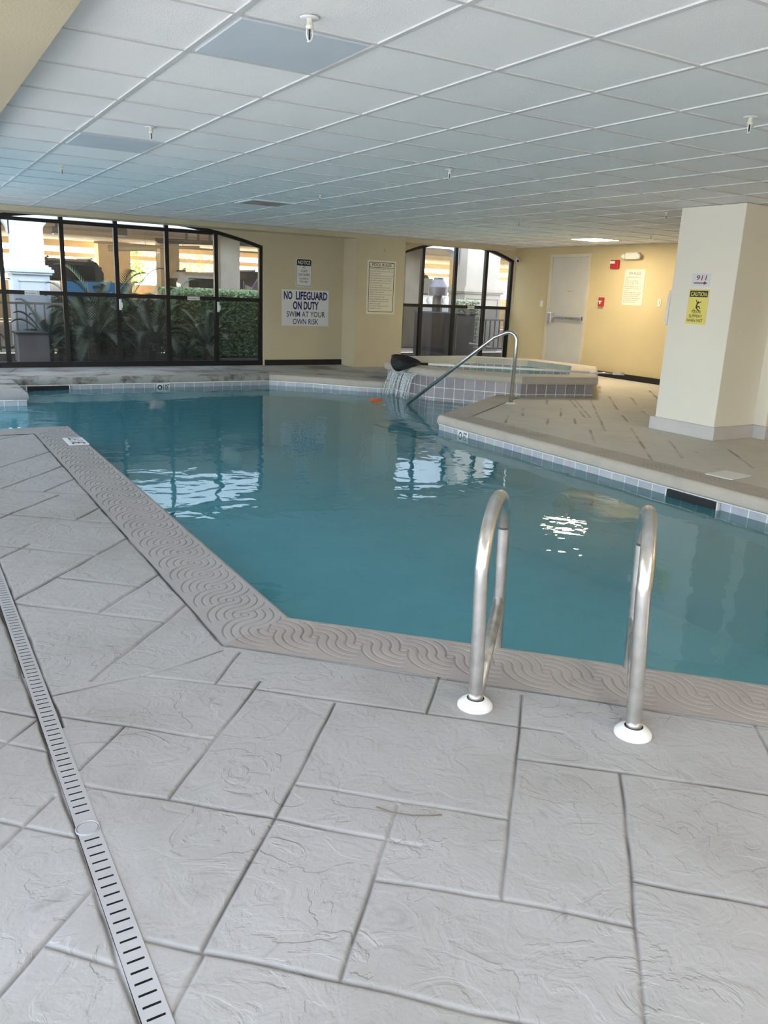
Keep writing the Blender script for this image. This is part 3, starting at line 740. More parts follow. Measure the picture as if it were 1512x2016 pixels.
# skimmer lid on the right deck
o = B('access_cover', WHITEP, None, [(-.15, .15, -.12, .12, 0, .006)], bevel=.002); o.location = (5.80, 4.08, .002); o.rotation_euler = (0, 0, .1)
tag(o, 'pale square lid let into the right deck beside the coping', 'lid')
# debris
bm = bmesh.new(); tube(bm, [(0, 0, .004), (.03, -.035, .007), (.08, -.06, .006), (.13, -.075, .008), (.16, -.075, .005)], .0018, 6)
o = link('twig', bm, pmat('dry_twig', (.16, .12, .09), .8)); o.location = (.99, 1.60, 0); o.rotation_euler = (0, 0, -.25)
tag(o, 'thin curved twig lying on the deck in front of the ladder', 'twig')

# ------------------------------------------------------------------ walls
Y1 = YB+.22
def arch_z(x, xc, half, zs, zt_, flat):
    """flat in the middle, bending down to zs at the sides"""
    return min(H-.005, zt_-(zt_-zs)*(abs(x-xc)/half)**flat)
W1 = (.58, 5.61); W2 = (8.02, 10.97)
def arch_poly(x0, x1, xc, half, zs, zt_, flat, n=24):
    return [(x0+(x1-x0)*i/n, arch_z(x0+(x1-x0)*i/n, xc, half, zs, zt_, flat)) for i in range(n+1)]
xc1 = (W1[0]+W1[1])/2; h1 = (W1[1]-W1[0])/2
xc2 = 9.78; h2 = 1.4
a1 = arch_poly(W1[0], W1[1], xc1, h1, 2.03, 2.36, 2.2)
a2 = arch_poly(W2[0], 11.18, xc2, h2, 2.08, 2.36, 2.0)
bm = bmesh.new()
xzprism(bm, [(-.7, 0), (W1[0], 0), (W1[0], H), (-.7, H)], YB, Y1)
xzprism(bm, [(W1[1], 0), (8.0, 0), (8.0, H), (W1[1], H)], YB, Y1)
for a in (a1, a2):
    for (x0, z0), (x1, z1) in zip(a, a[1:]):
        xzprism(bm, [(x0, z0), (x1, z1), (x1, H), (x0, H)], YB, Y1)
box(bm, 11.18, 13.4, YB, Y1, 0, H)
struct(link('wall_back', bm, WALL))
# the soffit beam along the back wall, its column
bm = bmesh.new(); box(bm, -.7, 7.17, 13.05, YB, 2.245, H); box(bm, 8.18, 10.75, 13.05, YB, 2.245, H); struct(link('trim_1', bm, WALL))
bm = bmesh.new(); box(bm, 7.17, 8.18, 13.06, YB+.02, 0, H); struct(link('wall_back_column', bm, WALL))
# right wall, near walls
XD = 11.2
bm = bmesh.new(); box(bm, XD, XD+.2, 7.1, YB, 0, H); box(bm, 9.05, XD, 7.0, 7.2, 0, H); box(bm, 9.05, 9.25, -3, 7.2, 0, H)
struct(link('wall_right', bm, WALLR))
bm = bmesh.new(); box(bm, -.7, 2.2, -3.2, -3, 0, 1.1); box(bm, -.7, 2.2, -3.2, -3, 2.2, H); box(bm, 2.2, 3.0, -3.2, -3, 0, H); box(bm, 3.0, 6.2, -3.2, -3, 0, H); box(bm, 6.2, 9.25, -3.2, -3, 0, H)
struct(link('wall_front', bm, WALL))
# left wall is mostly opening: piers, head beam and black framed glazing
bm = bmesh.new()
for y0, y1 in ((-3.2, -2.9), (2.3, 2.75), (7.4, 7.9), (12.9, Y1)): box(bm, -.95, -.70, y0, y1, 0, H)
struct(link('wall_left', bm, WALL))
bm = bmesh.new(); box(bm, -.95, .65, -3.0, 13.05, 2.245, H); struct(link('trim_2', bm, WALL))
# baseboards
struct(B('baseboard_back', BLACKB, None, [(W1[1]+.02, 7.17, YB-.012, YB, 0, .10)]))
struct(B('baseboard_right', BLACKB, None, [(XD-.012, XD, 7.2, 11.38, 0, .10), (9.038, 9.05, 1.0, 7.0, 0, .10)]))
# ceiling
bm = bmesh.new(); box(bm, -1.0, 13.4, -3.2, Y1, H+.004, H+.12); ceiling = struct(link('ceiling', bm, CEIL))
bm = bmesh.new()
gx = [1.213+T*k for k in range(-3, 18)]; gy = [2.577+T*k for k in range(-9, 19)]
for x in gx: box(bm, x-.012, x+.012, -3, 13.05, H-.003, H+.006)
for y in gy: box(bm, -.7, XD, y-.011, y+.011, H-.0022, H+.006)
struct(link('ceiling_grid', bm, GRID))
bm = bmesh.new()      # dark strips painting the shadow line between board edge and tee
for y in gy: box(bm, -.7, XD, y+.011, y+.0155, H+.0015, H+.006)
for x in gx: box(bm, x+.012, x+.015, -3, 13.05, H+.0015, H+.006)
struct(link('ceiling_shadow_strips', bm, pmat('shadow_gap_grey', (.12, .12, .12), .8)))
# individual odd panels
def gpx(c, r): return 1.213+T*c, 2.577+T*r
def panel(c, r, label, dz=.0, tilt=0):
    x, y = gpx(c, r); o = B('ceiling_panel', PANEL, None, [(-T/2+.03, T/2-.03, -T/2+.03, T/2-.03, -.006, .002)]); o.location = (x+T/2, y+T/2, H+.001-dz); o.rotation_euler = (0, tilt, 0)
    tag(o, label, 'ceiling panel')
panel(0, 1, 'smooth bluish ceiling panel nearest the camera, beside the near sprinkler')
panel(0, 6, 'smooth bluish ceiling panel further back on the left of the ceiling')
# pillar right
pl = thing('pillar', 'cream square pillar with caution sign on the right deck', 'pillar', (7.53, 5.705, 0))
B('shaft', PILLAR, pl, [(-.335, .335, -.385, .385, 0, H)], bevel=.006)
B('base_trim', BBOARD, pl, [(-.375, .375, -.425, .425, 0, .135)], bevel=.003)
pl2 = thing('pillar', 'second pillar, only its base edge shows at the right border', 'pillar', (8.18, 5.43, 0))
B('shaft', PILLAR, pl2, [(-.34, .34, -.26, .26, 0, H)], bevel=.006)
B('base_trim', BBOARD, pl2, [(-.385, .385, -.30, .30, 0, .135)], bevel=.003)

# ------------------------------------------------------------------ windows
FY = 13.60
def frame_bars(bm, bars):
    for b in bars: box(bm, *b)
def window(nm, x0, x1, mull, arch, hbar_top, zt_, label=None):
    t = bpy.data.objects.new(nm, None); C.objects.link(t); struct(t)
    f0, f1 = FY, FY+.07
    bm = bmesh.new()
    fw_ = .032
    for x in mull:
        za = arch_at(arch, x)
        box(bm, x-fw_, x+fw_, f0, f1, .02, za-.005)
    box(bm, x0, x1, f0-.003, f1+.003, 1.095, 1.155)   # transom
    box(bm, x0, x1, f0-.003, f1+.003, .0, .085)      # sill rail
    if hbar_top: box(bm, x0+.32, x1-.88, f0-.002, f1, hbar_top-.033, hbar_top+.02)
    for (xa, za), (xb, zb) in zip(arch, arch[1:]):
        xzprism(bm, [(xa, za-.055), (xb, zb-.055), (xb, zb+.012), (xa, za+.012)], f0-.004, f1+.004)
    link('window_frame', bm, BLACKM, t)
    ms = sorted(mull)
    for xa, xb in zip(ms, ms[1:]):
        bm = bmesh.new()
        pts = [(xa, 1.12)]+[(xb, 1.12)]+[(x, z-.02) for x, z in reversed([(xa, arch_at(arch, xa))]+[p for p in arch if xa < p[0] < xb]+[(xb, arch_at(arch, xb))])]
        vs = [bm.verts.new((x, FY+.035, z)) for x, z in pts]; bm.faces.new(vs); link('upper_pane', bm, GLASS, t)
        bm = bmesh.new(); vs = [bm.verts.new((x, FY+.035, z)) for x, z in ((xa, .05), (xb, .05), (xb, 1.12), (xa, 1.12))]; bm.faces.new(vs); link('lower_pane', bm, GLASSL, t)
    return t
def arch_at(a, x):
    for (x0, z0), (x1, z1) in zip(a, a[1:]):
        if x0-1e-6 <= x <= x1+1e-6: return z0+(z1-z0)*(x-x0)/(x1-x0)
    return a[0][1] if x < a[0][0] else a[-1][1]
window('window_1', W1[0], W1[1], [W1[0]+.03, 1.47, 2.335, 3.14, 3.945, 4.775, W1[1]-.03], a1, 2.185, 2.285)
window('window_2', W2[0], 11.18, [8.10, 8.945, 9.73, 10.49, 11.15], a2, None, 2.275)
# left side glazing (black frames, out of the photo but its light and reflections count)
t = bpy.data.objects.new('window_3', None); C.objects.link(t); struct(t)
bm = bmesh.new()
for y0, y1 in ((-2.9, 2.3), (2.75, 7.4), (7.9, 12.9)):
    n_ = 6
    for k in range(n_+1):
        y = y0+(y1-y0)*k/n_; z0_ = 0 if not (8.0 < y < 10.7) else .3
        box(bm, -.86, -.80, y-.03, y+.03, z0_, 2.245)
    box(bm, -.86, -.80, y0, y1, 1.09, 1.15); box(bm, -.86, -.80, y0, y1, 2.18, 2.245)
    if y0 < 7: box(bm, -.86, -.80, y0, y1, 0, .08)
link('window_frame', bm, BLACKM, t)
for y0, y1 in ((-2.9, 2.3), (2.75, 7.4), (7.9, 12.9)):
    for k in range(6):
        ya, yb = y0+(y1-y0)*k/6, y0+(y1-y0)*(k+1)/6
        bm = bmesh.new(); bm.faces.new([bm.verts.new(p) for p in ((-.83, ya, .05), (-.83, yb, .05), (-.83, yb, 2.2), (-.83, ya, 2.2))]); link('window_pane', bm, GLASS, t)

# small white latches and no smoking strips on window frames
def latch(x, z, label):
    t = thing('window_latch', label, 'latch', (x, FY-.008, z), group='white latches on the left window')
    B('latch_plate', WHITEP, t, [(-.022, .018, -.012, .004, -.085, .085)], bevel=.004)
    B('latch_lever', WHITEP, t, [(-.010, .028, -.035, -.012, -.05, .03)], bevel=.005)
latch(3.165, .985, 'white latch on the mullion left of centre, left window')
latch(4.80, .99, 'white latch on the second mullion from the right, left window')
def nosmoke(xc, label, w=.21):
    t = thing('no_smoking_sticker', label, 'sticker', (0, 0, 0), group='no smoking strips on the window transoms')
    M = facing_y(xc, FY-.004, 1.118)
    plate('strip', SIGNW, t, M, rrect(-w/2, w/2, -.028, .03), 0, .002)
    text_mesh('lettering', [('No Smoking', -.025, -.012, .026, w*.66)], INK, t, M, .01, .0028)
    ringplate('symbol', INKG, t, M, [(w*.38+.016*math.cos(a*PI/8), .002+.016*math.sin(a*PI/8)) for a in range(16)], [(w*.38+.011*math.cos(a*PI/8), .002+.011*math.sin(a*PI/8)) for a in range(16)], .002, .0028)
nosmoke(1.86, 'no smoking strip on the transom of the leftmost pane, left window')
nosmoke(4.37, 'no smoking strip on the transom near the right end, left window')
nosmoke(10.15, 'no smoking strip on the transom of the right window', .17)

# ------------------------------------------------------------------ signs
# notice: no glass containers
t = thing('notice_sign', 'small white NOTICE no glass containers sign above the lifeguard sign', 'sign', (0, 0, 0))
M = facing_y(6.375, YB-.001, 1.62); w, h = .31, .485
plate('sign_sheet', SIGNW, t, M, rrect(-w/2, w/2, -h/2, h/2, .035), 0, .004)
ringplate('border', INK, t, M, rrect(-w/2+.012, w/2-.012, -h/2+.014, h/2-.012, .028), rrect(-w/2+.018, w/2-.018, -h/2+.021, h/2-.018, .024), .004, .0052)
plate('header', INK, t, M, rrect(-w/2+.014, w/2-.014, h/2-.12, h/2-.014, .02), .004, .0054)
text_mesh('header_lettering', [('NOTICE', 0, h/2-.098, .066, .235)], SIGNW, t, M, .012, .0062)
text_mesh('lettering', [('NO', 0, .075, .040, .05), ('GLASS', 0, .012, .040, .12), ('CONTAINERS', 0, -.05, .040, .225), ('ALLOWED IN', 0, -.115, .032, .175), ('POOL AREA', 0, -.165, .032, .16)], INK, t, M, .008, .0052)
# lifeguard
t = thing('lifeguard_sign', 'large white sign in blue letters, NO LIFEGUARD ON DUTY', 'sign', (0, 0, 0))
M = facing_y(6.415, YB-.001, 1.013); w, h = .925, .625
plate('sign_sheet', SIGNW, t, M, rrect(-w/2, w/2, -h/2, h/2), 0, .005)
text_mesh('bold_lettering', [('NO', -.345, .150, .135, .165), ('LIFEGUARD', .12, .150, .135, .625), ('ON DUTY', .005, -.02, .135, .51)], INKB, t, M, .035, .0062)
text_mesh('thin_lettering', [('SWIM AT YOUR', .01, -.155, .098, .76), ('OWN RISK', .005, -.285, .098, .51)], INKB, t, M, .006, .0062)
# pool rules
t = thing('pool_rules_sign', 'tall white POOL RULES sign on the projecting column', 'sign', (0, 0, 0))
M = facing_y(7.69, 13.059, 1.425); w, h = .60, .935
plate('sign_sheet', SIGNC, t, M, rrect(-w/2, w/2, -h/2, h/2), 0, .006)
ringplate('border', INK, t, M, rrect(-w/2+.035, w/2-.035, -h/2+.035, h/2-.03, .02), rrect(-w/2+.045, w/2-.045, -h/2+.045, h/2-.04, .016), .006, .0075)
plate('header_rule', INK, t, M, rrect(-w/2+.04, w/2-.04, h/2-.125, h/2-.117), .006, .0075)
text_mesh('header_lettering', [('POOL RULES', 0, h/2-.10, .052, .40)], INK, t, M, .012, .0072)
lines = []
rl = random.Random(3)
zz = h/2-.155
rules = ['SHOWER BEFORE ENTERING THE POOL', 'NO FOOD DRINK GLASS OR ANIMALS IN', 'POOL OR ON DECK', 'MAXIMUM BATHING LOAD OF POOL IS 40', 'POOL HOURS DAWN UNTIL DUSK DAILY', 'NO DIVING OR JUMPING INTO THE POOL', 'CHILDREN MUST BE WATCHED BY AN', 'ADULT AT ALL TIMES', 'DO NOT SWALLOW THE POOL WATER', 'NO RUNNING OR ROUGH PLAY ALLOWED', 'SWIM AT YOUR OWN RISK', 'PERSONS WITH OPEN SORES OR CUTS', 'MAY NOT ENTER THE POOL', 'PROPER SWIM WEAR IS REQUIRED', 'NO SMOKING IN THE POOL AREA', 'KEEP GATE CLOSED', 'POOL DEPTH IS MARKED ON DECK', 'EMERGENCY CALL 911']
for i, s in enumerate(rules):
    wl = min(.47, .0145*len(s)); lines.append((s, -.235+wl/2, zz, .018, wl)); zz -= .0405
text_mesh('lettering', lines, INKG, t, M, .006, .0072)
# spa rules on the right wall
t = thing('spa_rules_sign', 'cream SPA RULES sign on the yellow right wall', 'sign', (0, 0, 0))
M = facing_x(XD-.001, 10.31, 1.60); w, h = .46, .61
plate('sign_sheet', SIGNC, t, M, rrect(-w/2, w/2, -h/2, h/2), 0, .006)
text_mesh('header_lettering', [('SPA RULES', 0, h/2-.09, .05, .27)], INKG, t, M, .004, .0072)
zz = h/2-.14; lines = []
for s in ['SHOWER BEFORE ENTERING SPA', 'RULES', 'BATHING LOAD 8 PERSONS', 'SPA HOURS 8 AM TO 10 PM', 'NO GLASS OR FOOD', 'MAXIMUM TEMPERATURE 104', 'CHILDREN MUST NOT USE SPA WITHOUT', 'AN ADULT', 'PREGNANT WOMEN SMALL CHILDREN', 'PEOPLE WITH HEALTH PROBLEMS', 'SHOULD NOT ENTER THE SPA', 'LIMIT USE TO FIFTEEN MINUTES', 'DO NOT SWALLOW THE WATER', 'USE AT YOUR OWN RISK']:
    wl = min(.40, .0135*len(s)); lines.append((s, -.205+wl/2, zz, .019, wl)); zz -= .0325
text_mesh('lettering', lines, INKG, t, M, .008, .0072)
for sx in (-1, 1):
    for sz in (-1, 1):
        bm = bmesh.new(); lathe(bm, [(0, .012), (.008, .010), (.010, 0)], c=M @ Vector((sx*(w/2-.018), sz*(h/2-.018), 0)), axis=(-1, 0, 0), seg=10)
        link('screw', bm, STEEL, t)
# 911 and caution on the pillar
PX = 7.53-.335
t = thing('emergency_sign', 'white paper sign with 911 and a maroon arrow on the pillar', 'sign', (0, 0, 0))
M = facing_x(PX-.001, 5.73, 1.60); w, h = .23, .13
plate('paper', SIGNW, t, M, rrect(-w/2, w/2, -h/2, h/2), 0, .0015)
text_mesh('lettering', [('911', 0, -.005, .052, .125, .15)], INKM, t, M, .012, .0022)
plate('arrow', INKM, t, M, [(-.085, -.038), (.04, -.038), (.04, -.05), (.085, -.0325), (.04, -.015), (.04, -.027), (-.085, -.027)], .0015, .0024)
t = thing('caution_sign', 'yellow CAUTION floor slippery when wet sign on the pillar', 'sign', (0, 0, 0))
M = facing_x(PX-.001, 5.73, 1.33); w, h = .245, .35
plate('sign_sheet', SIGNY, t, M, rrect(-w/2, w/2, -h/2, h/2), 0, .003)
plate('header', INK, t, M, rrect(-w/2+.012, w/2-.012, h/2-.078, h/2-.014, .006), .003, .0042)
text_mesh('header_lettering', [('CAUTION', 0, h/2-.067, .042, .195)], SIGNY, t, M, .018, .0052)
text_mesh('lettering', [('FLOOR', .0, -.065, .03, .115), ('SLIPPERY', -.005, -.108, .03, .165), ('WHEN WET', -.01, -.152, .03, .20)], INK, t, M, .008, .0042)
bm = bmesh.new()
def limb(p0, p1, r):
    p0, p1 = Vector(p0), Vector(p1); d = (p1-p0).normalized(); nn = Vector((-d.y, d.x))*r
    bm.faces.new([bm.verts.new(M @ Vector((q.x, q.y, .0045))) for q in (p0-nn, p1-nn, p1+nn, p0+nn)])
oy = .035
for a, b, r in (((-.022, .055), (.0, .018), .0045), ((.0, .018), (.045, .038), .0042), ((-.002, .02), (-.012, -.025), .008), ((-.012, -.025), (.022, -.008), .0055), ((.022, -.008), (.038, -.035), .0048), ((-.012, -.025), (.03, -.058), .0058), ((-.042, -.035), (-.03, -.052), .003), ((-.03, -.052), (-.018, -.058), .0025)):
    limb((a[0], a[1]+oy-.02), (b[0], b[1]+oy-.02), r)
c0 = (.008, .032+oy-.02)
bm.faces.new([bm.verts.new(M @ Vector((c0[0]+.009*math.cos(k*PI/8), c0[1]+.009*math.sin(k*PI/8), .0046))) for k in range(16)])
link('falling_figure', bm, INK, t)

# wall phone / towel dispenser on the pillar's far side
t = thing('wall_phone', 'white wall phone on the far edge of the pillar', 'phone', (7.235, 6.09, 1.30))
bm = bmesh.new()
xzprism(bm, [(-.055, -.17), (.05, -.17), (.06, .0), (.05, .17), (-.03, .19), (-.05, .1)], 0, .035); link('body', bm, WHITEP, t, bevel=.008)
B('handset', WHITEP, t, [(-.03, .02, .03, .055, -.13, .15)], bevel=.01)
B('cradle_gap', DARK, t, [(-.035, .03, .035, .045, -.045, .02)])

# ------------------------------------------------------------------ door and wall devices on the right wall
t = bpy.data.objects.new('door_1', None); C.objects.link(t); struct(t)
DY0, DY1, DZ = 11.43, 12.42, 2.14
B('door_frame', FRAMEP, t, [(XD-.035, XD+.02, DY0-.05, DY0+.01, 0, DZ+.05), (XD-.035, XD+.02, DY1-.01, DY1+.055, 0, DZ+.05), (XD-.035, XD+.02, DY0+.01, DY1-.01, DZ-.01, DZ+.05)], bevel=.003)
B('door_leaf', DOORM, t, [(XD-.012, XD+.01, DY0+.01, DY1-.01, .01, DZ-.012)], bevel=.002)
pb_ = B('push_bar', SCUFF, t, [(XD-.075, XD-.035, DY0+.02, DY1-.13, .985, 1.035)], bevel=.008)
B('bar_housing', STEEL, t, [(XD-.10, XD-.012, DY1-.17, DY1-.06, .90, 1.10)], bevel=.012)
B('bar_end', STEEL, t, [(XD-.07, XD-.012, DY0+.02, DY0+.06, .97, 1.05)], bevel=.008)
M = facing_x(XD-.013, 11.86, 1.50); text_mesh('door_lettering', [('EMERGENCY EXIT', 0, 0, .014, .15)], INKG, t, M, .01, .001)
def switch(y, z, label, wd=.075):
    t = thing('light_switch', label, 'switch', (XD, y, z))
    B('cover_plate', OFFWH, t, [(-.008, 0, -wd/2, wd/2, -.06, .06)], bevel=.002)
    B('toggle', WHITEP, t, [(-.018, -.008, -.012, .012, -.03, .03)], bevel=.002)
switch(12.66, 1.255, 'cream light switch on the wall left of the exit door')
switch(9.70, 1.36, 'cream light switch plate near the pillar on the yellow wall')
t = thing('emergency_light', 'white two lamp emergency light unit high on the yellow wall', 'emergency light', (XD, 10.37, 2.125))
B('housing', OFFWH, t, [(-.09, 0, -.14, .14, -.055, .06)], bevel=.012)
for s in (-1, 1):
    bm = bmesh.new(); lathe(bm, [(0, .05), (.035, .05), (.045, .03), (.04, 0), (0, 0)], c=(-.07, s*.17, .0), axis=(-1, 0, -.3), seg=20); link('lamp_head', bm, WHITEP, t, smooth=True)
t = thing('fire_alarm_strobe', 'red fire alarm horn strobe below the emergency light', 'fire alarm', (XD, 10.78, 1.99))
B('body', RED, t, [(-.055, 0, -.095, .095, -.075, .075)], bevel=.012)
B('strobe_lens', WHITEP, t, [(-.075, -.055, -.03, .085, .01, .055)], bevel=.006)
t = thing('fire_pull_station', 'small red fire pull station with white handle right of the door', 'fire alarm', (XD, 11.02, 1.335))
B('body', RED, t, [(-.05, 0, -.055, .055, -.08, .08)], bevel=.006)
B('handle', WHITEP, t, [(-.062, -.05, -.035, .035, .0, .02), (-.062, -.05, -.012, .012, -.04, .0)], bevel=.002)
# security camera
t = thing('security_camera', 'small white bullet security camera beside the right window', 'camera', (11.12, 13.45, 2.10))
bm = bmesh.new(); lathe(bm, [(.0, .0), (.05, .0), (.05, .02), (.0, .025)], c=(.06, .08, .02), axis=(0, -1, 0), seg=20); link('mount', bm, WHITEP, t, smooth=False)
bm = bmesh.new(); tube(bm, [(.06, .06, .02), (.02, .0, .0)], .012, 10); link('arm', bm, WHITEP, t)
bm = bmesh.new(); lathe(bm, [(0, -.06), (.036, -.06), (.04, .05), (.034, .06), (.0, .055)], c=(.0, -.03, -.01), axis=(-.5, -.8, -.25), seg=20); link('body', bm, WHITEP, t, smooth=True)
bm = bmesh.new(); lathe(bm, [(0, .0), (.026, .0), (.026, .005), (0, .006)], c=(-.032, -.083, -.027), axis=(-.5, -.8, -.25), seg=20); link('lens', bm, DARK, t)
# little hook on the column
o = B('wall_hook', SCUFF, None, [(-.006, .006, -.02, .0, -.03, .03)]); o.location = (7.74, 13.06, 2.07); tag(o, 'tiny dark hook high on the projecting column', 'hook')

# ------------------------------------------------------------------ ceiling fittings
sp0 = thing('fire_sprinkler', 'white pendant sprinkler nearest the camera beside the bluish panel', 'sprinkler', (1.45, 3.06, H), group=None)
bm = bmesh.new(); lathe(bm, [(0, -.004), (.03, -.006), (.036, -.003), (.038, .0)], seg=28); link('escutcheon', bm, WHITEP, sp0, smooth=True)
bm = bmesh.new(); lathe(bm, [(0.011, 0), (.012, -.025), (.014, -.025), (.014, -.036), (.006, -.038), (0, -.038)], seg=20); link('body', bm, OFFWH, sp0, smooth=True)
bm = bmesh.new()
for s in (-1, 1): tube(bm, [(s*.011, 0, -.035), (s*.0125, 0, -.055), (s*.008, 0, -.072), (s*.001, 0, -.080)], .0028, 8)
lathe(bm, [(0, -.078), (.010, -.079), (.010, -.081), (0, -.082)], seg=16); link('yoke', bm, WHITEP, sp0, smooth=True)
bm = bmesh.new(); cyl_between(bm, (0, 0, -.038), (0, 0, -.072), .003, 8); link('glass_bulb', bm, DARK, sp0)
spk = [(1.57, 5.69, 'second in the left row'), (4.02, 3.03, 'at the right border of the photo'), (3.97, 5.72, 'over the middle of the pool'), (1.43, 8.10, 'above the far end of the left deck'), (4.04, 8.21, 'over the far part of the pool'), (7.11, 8.61, 'above the spa corner'), (7.45, 6.51, 'just left of the pillar top'), (9.58, 8.6, 'right of the ceiling light')]
for x, y, s in spk:
    c = copy_tree(sp0); c.location = (x, y, H); c['label'] = 'white pendant sprinkler on the ceiling '+s; c['group'] = 'ceiling sprinklers'
sp0['group'] = 'ceiling sprinklers'
t = thing('ceiling_vent', 'open slotted air vent in the far ceiling above the pool', 'vent', (3.97, 9.55, H))
B('frame', WHITEP, t, [(-.28, .28, -.28, -.25, -.012, .004), (-.28, .28, .25, .28, -.012, .004), (-.28, -.25, -.25, .25, -.012, .004), (.25, .28, -.25, .25, -.012, .004)])
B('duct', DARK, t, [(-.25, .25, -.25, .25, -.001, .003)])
for k in range(7):
    o = B('louvre', GRID, t, [(-.25, .25, -.010, .010, -.0015, .0015)]); o.location = (0, -.21+.07*k, -.007); o.rotation_euler = (.5, 0, 0)
def ceil_light(x, y, label, s):
    t = thing('ceiling_light', label, 'light', (x, y, H), group='ceiling light panels')
    B('frame', GRID, t, [(-.305, .305, -.305, -.275, -.008, .002), (-.305, .305, .275, .305, -.008, .002), (-.305, -.275, -.275, .275, -.008, .002), (.275, .305, -.275, .275, -.008, .002)])
    B('diffuser', s, t, [(-.275, .275, -.275, .275, -.005, .001)])
LGT = emit_mat('warm_light_diffuser', (1, .84, .60), 32)
ceil_light(1.213+T*14+T/2, 2.577+T*12+T/2, 'glowing square ceiling light above the spa', LGT)
for c_, r_ in ((10, -6), (2, -7)): ceil_light(1.213+T*c_+T/2, 2.577+T*r_+T/2, 'added fill light panel on the unseen ceiling nearer the camera', LGT)  # unseen panels added to lift the indoor light

# ================================================================== outside
ASPH = pmat('garage_concrete_floor', (.52, .46, .37), .85, var=.12, vscale=2)
MULCH = pmat('dark_mulch_bed', (.035, .030, .024), .95, var=.5, vscale=14, bump=1, bscale=40)
STUCCO = pmat('white_blue_stucco', (.52, .58, .62), .8, var=.02, bump=.1)
CONC = pmat('stained_concrete', (.25, .215, .165), .85, var=.18, vscale=1.6, bump=.2)
GCEIL = pmat('garage_slab_underside', (.74, .62, .47), .85, var=.12, vscale=.9)
TANW = pmat('tan_garage_paint', (.78, .62, .38), .8, var=.06)
LAWN = pmat('pale_sunny_pavement', (.72, .70, .62), .9, var=.06)
LEAF = pmat('sago_leaf_green', (.035, .065, .025), .5, var=.35, vscale=9)
LEAFL = pmat('hedge_leaf_green', (.07, .13, .035), .55, var=.4, vscale=16)
LEAFY = pmat('sunlit_palm_green', (.30, .36, .08), .55, var=.3, vscale=6)
BARK = pmat('shaggy_brown_bark', (.09, .065, .045), .9, var=.4, vscale=25, bump=.6)
CARB = pmat('blue_car_paint', (.03, .22, .52), .25, var=.02, coat=.6)
CARD = pmat('dark_grey_car_paint', (.05, .05, .06), .3, var=.05, coat=.5)
CARW = pmat('white_car_paint', (.75, .75, .74), .3, var=.02, coat=.5)
CARG = pmat('dark_car_glass', (.02, .022, .024), .12, var=.05)
TYRE = pmat('black_tyre_rubber', (.015, .015, .015), .8, var=.2)
HEATM = pmat('grey_painted_sheet_metal', (.11, .11, .115), .5, var=.08)
VENTM = pmat('galvanised_vent_metal', (.13, .13, .14), .45, metal=.4, var=.06)

# ground, outdoor pool surround on the left
bm = bmesh.new()
def hquad(bm, x0, x1, y0, y1, z): bm.faces.new([bm.verts.new(p) for p in ((x0, y0, z), (x1, y0, z), (x1, y1, z), (x0, y1, z))])
hquad(bm, -12, -.7, -14, 8.04-CW, -.004); hquad(bm, -12, -.7, 10.64+CW, Y1, -.004); hquad(bm, -12, -3.9, 8.04-CW, 10.64+CW, -.004); hquad(bm, -.7, 12, -14, -3.0, -.004)
o = link('floor_terrace', bm, pmat('pale_terrace_concrete', (.66, .66, .65), .8, var=.05)); struct(o)
bm = bmesh.new(); hquad(bm, -12, 16, Y1, 16.6, -.03); o = link('planting_bed', bm, MULCH); tag(o, 'dark mulch bed outside the back windows', 'garden bed', kind='stuff')
bm = bmesh.new(); hquad(bm, -20, 30, 16.6, 31, -.02); o = link('garage_floor', bm, ASPH); struct(o); o.name = 'floor_garage'
bm = bmesh.new(); hquad(bm, -60, 80, 31, 110, -.05); o = link('floor_street', bm, LAWN); struct(o)

# garage building
g = thing('parking_garage', 'open parking garage with tan beams behind the back windows', 'building', (0, 0, 0))
GT = 2.62
B('ceiling_slab', GCEIL, g, [(-20, 30, 16.9, 31, GT, GT+.35)])
# facade beam with arched openings between white columns
bm = bmesh.new()
def arch_opening(x0, x1, ztop, r):
    """facade infill between columns: beam with rounded lower corners"""
    pts = [(x0, 6.0), (x0, ztop-r)]
    for k in range(1, 9):
        a = PI/2*k/8; pts.append((x0+r-r*math.cos(a), ztop-r+r*math.sin(a)))
    for k in range(0, 8):
        a = PI/2*k/8; pts.append((x1-r+r*math.sin(a), ztop-r+r*math.cos(a)))
    pts += [(x1, ztop-r), (x1, 6.0)]
    xzprism(bm, pts, 16.7, 16.95)
arch_opening(2.52, 12.0, 2.41, .30); arch_opening(-8, 1.95, 2.41, .30); arch_opening(13.1, 24, 2.41, .30)
link('facade_beam', bm, STUCCO, g)
B('unseen_shading_storeys', STUCCO, g, [(-20, 30, 17.0, 31, GT+.35, 6.2)])  # unseen mass, height set to keep direct sun off windows and planting bed
def column(x0, x1, y0, lab, m):
    bm = bmesh.new(); y1 = y0+.55
    box(bm, x0, x1, y0, y1, 0, 6)
    # projecting moulding and pedestal
    for d, za, zb in ((.055, 0, 1.40), (.10, 1.40, 1.44), (.13, 1.44, 1.50), (.09, 1.50, 1.54), (.05, 1.54, 1.57)): box(bm, x0-d, x1+d, y0-d, y1+d, za, zb)
    c = link('facade_column', bm, m, g)
    bm = bmesh.new()
    for a in ((x0+.03, x1-.03),):
        box(bm, a[0]-.01, a[0]+.01, y0-.075, y0-.05, .85, 1.30); box(bm, a[1]-.01, a[1]+.01, y0-.075, y0-.05, .85, 1.30); box(bm, a[0], a[1], y0-.075, y0-.05, 1.28, 1.30)
    link('panel_moulding', bm, m, c)
column(1.98, 2.50, 16.4, '', STUCCO); column(12.05, 13.05, 16.4, '', pmat('cream_stucco', (.37, .33, .27), .8, var=.03))
cm = bpy.data.materials['cream_stucco']
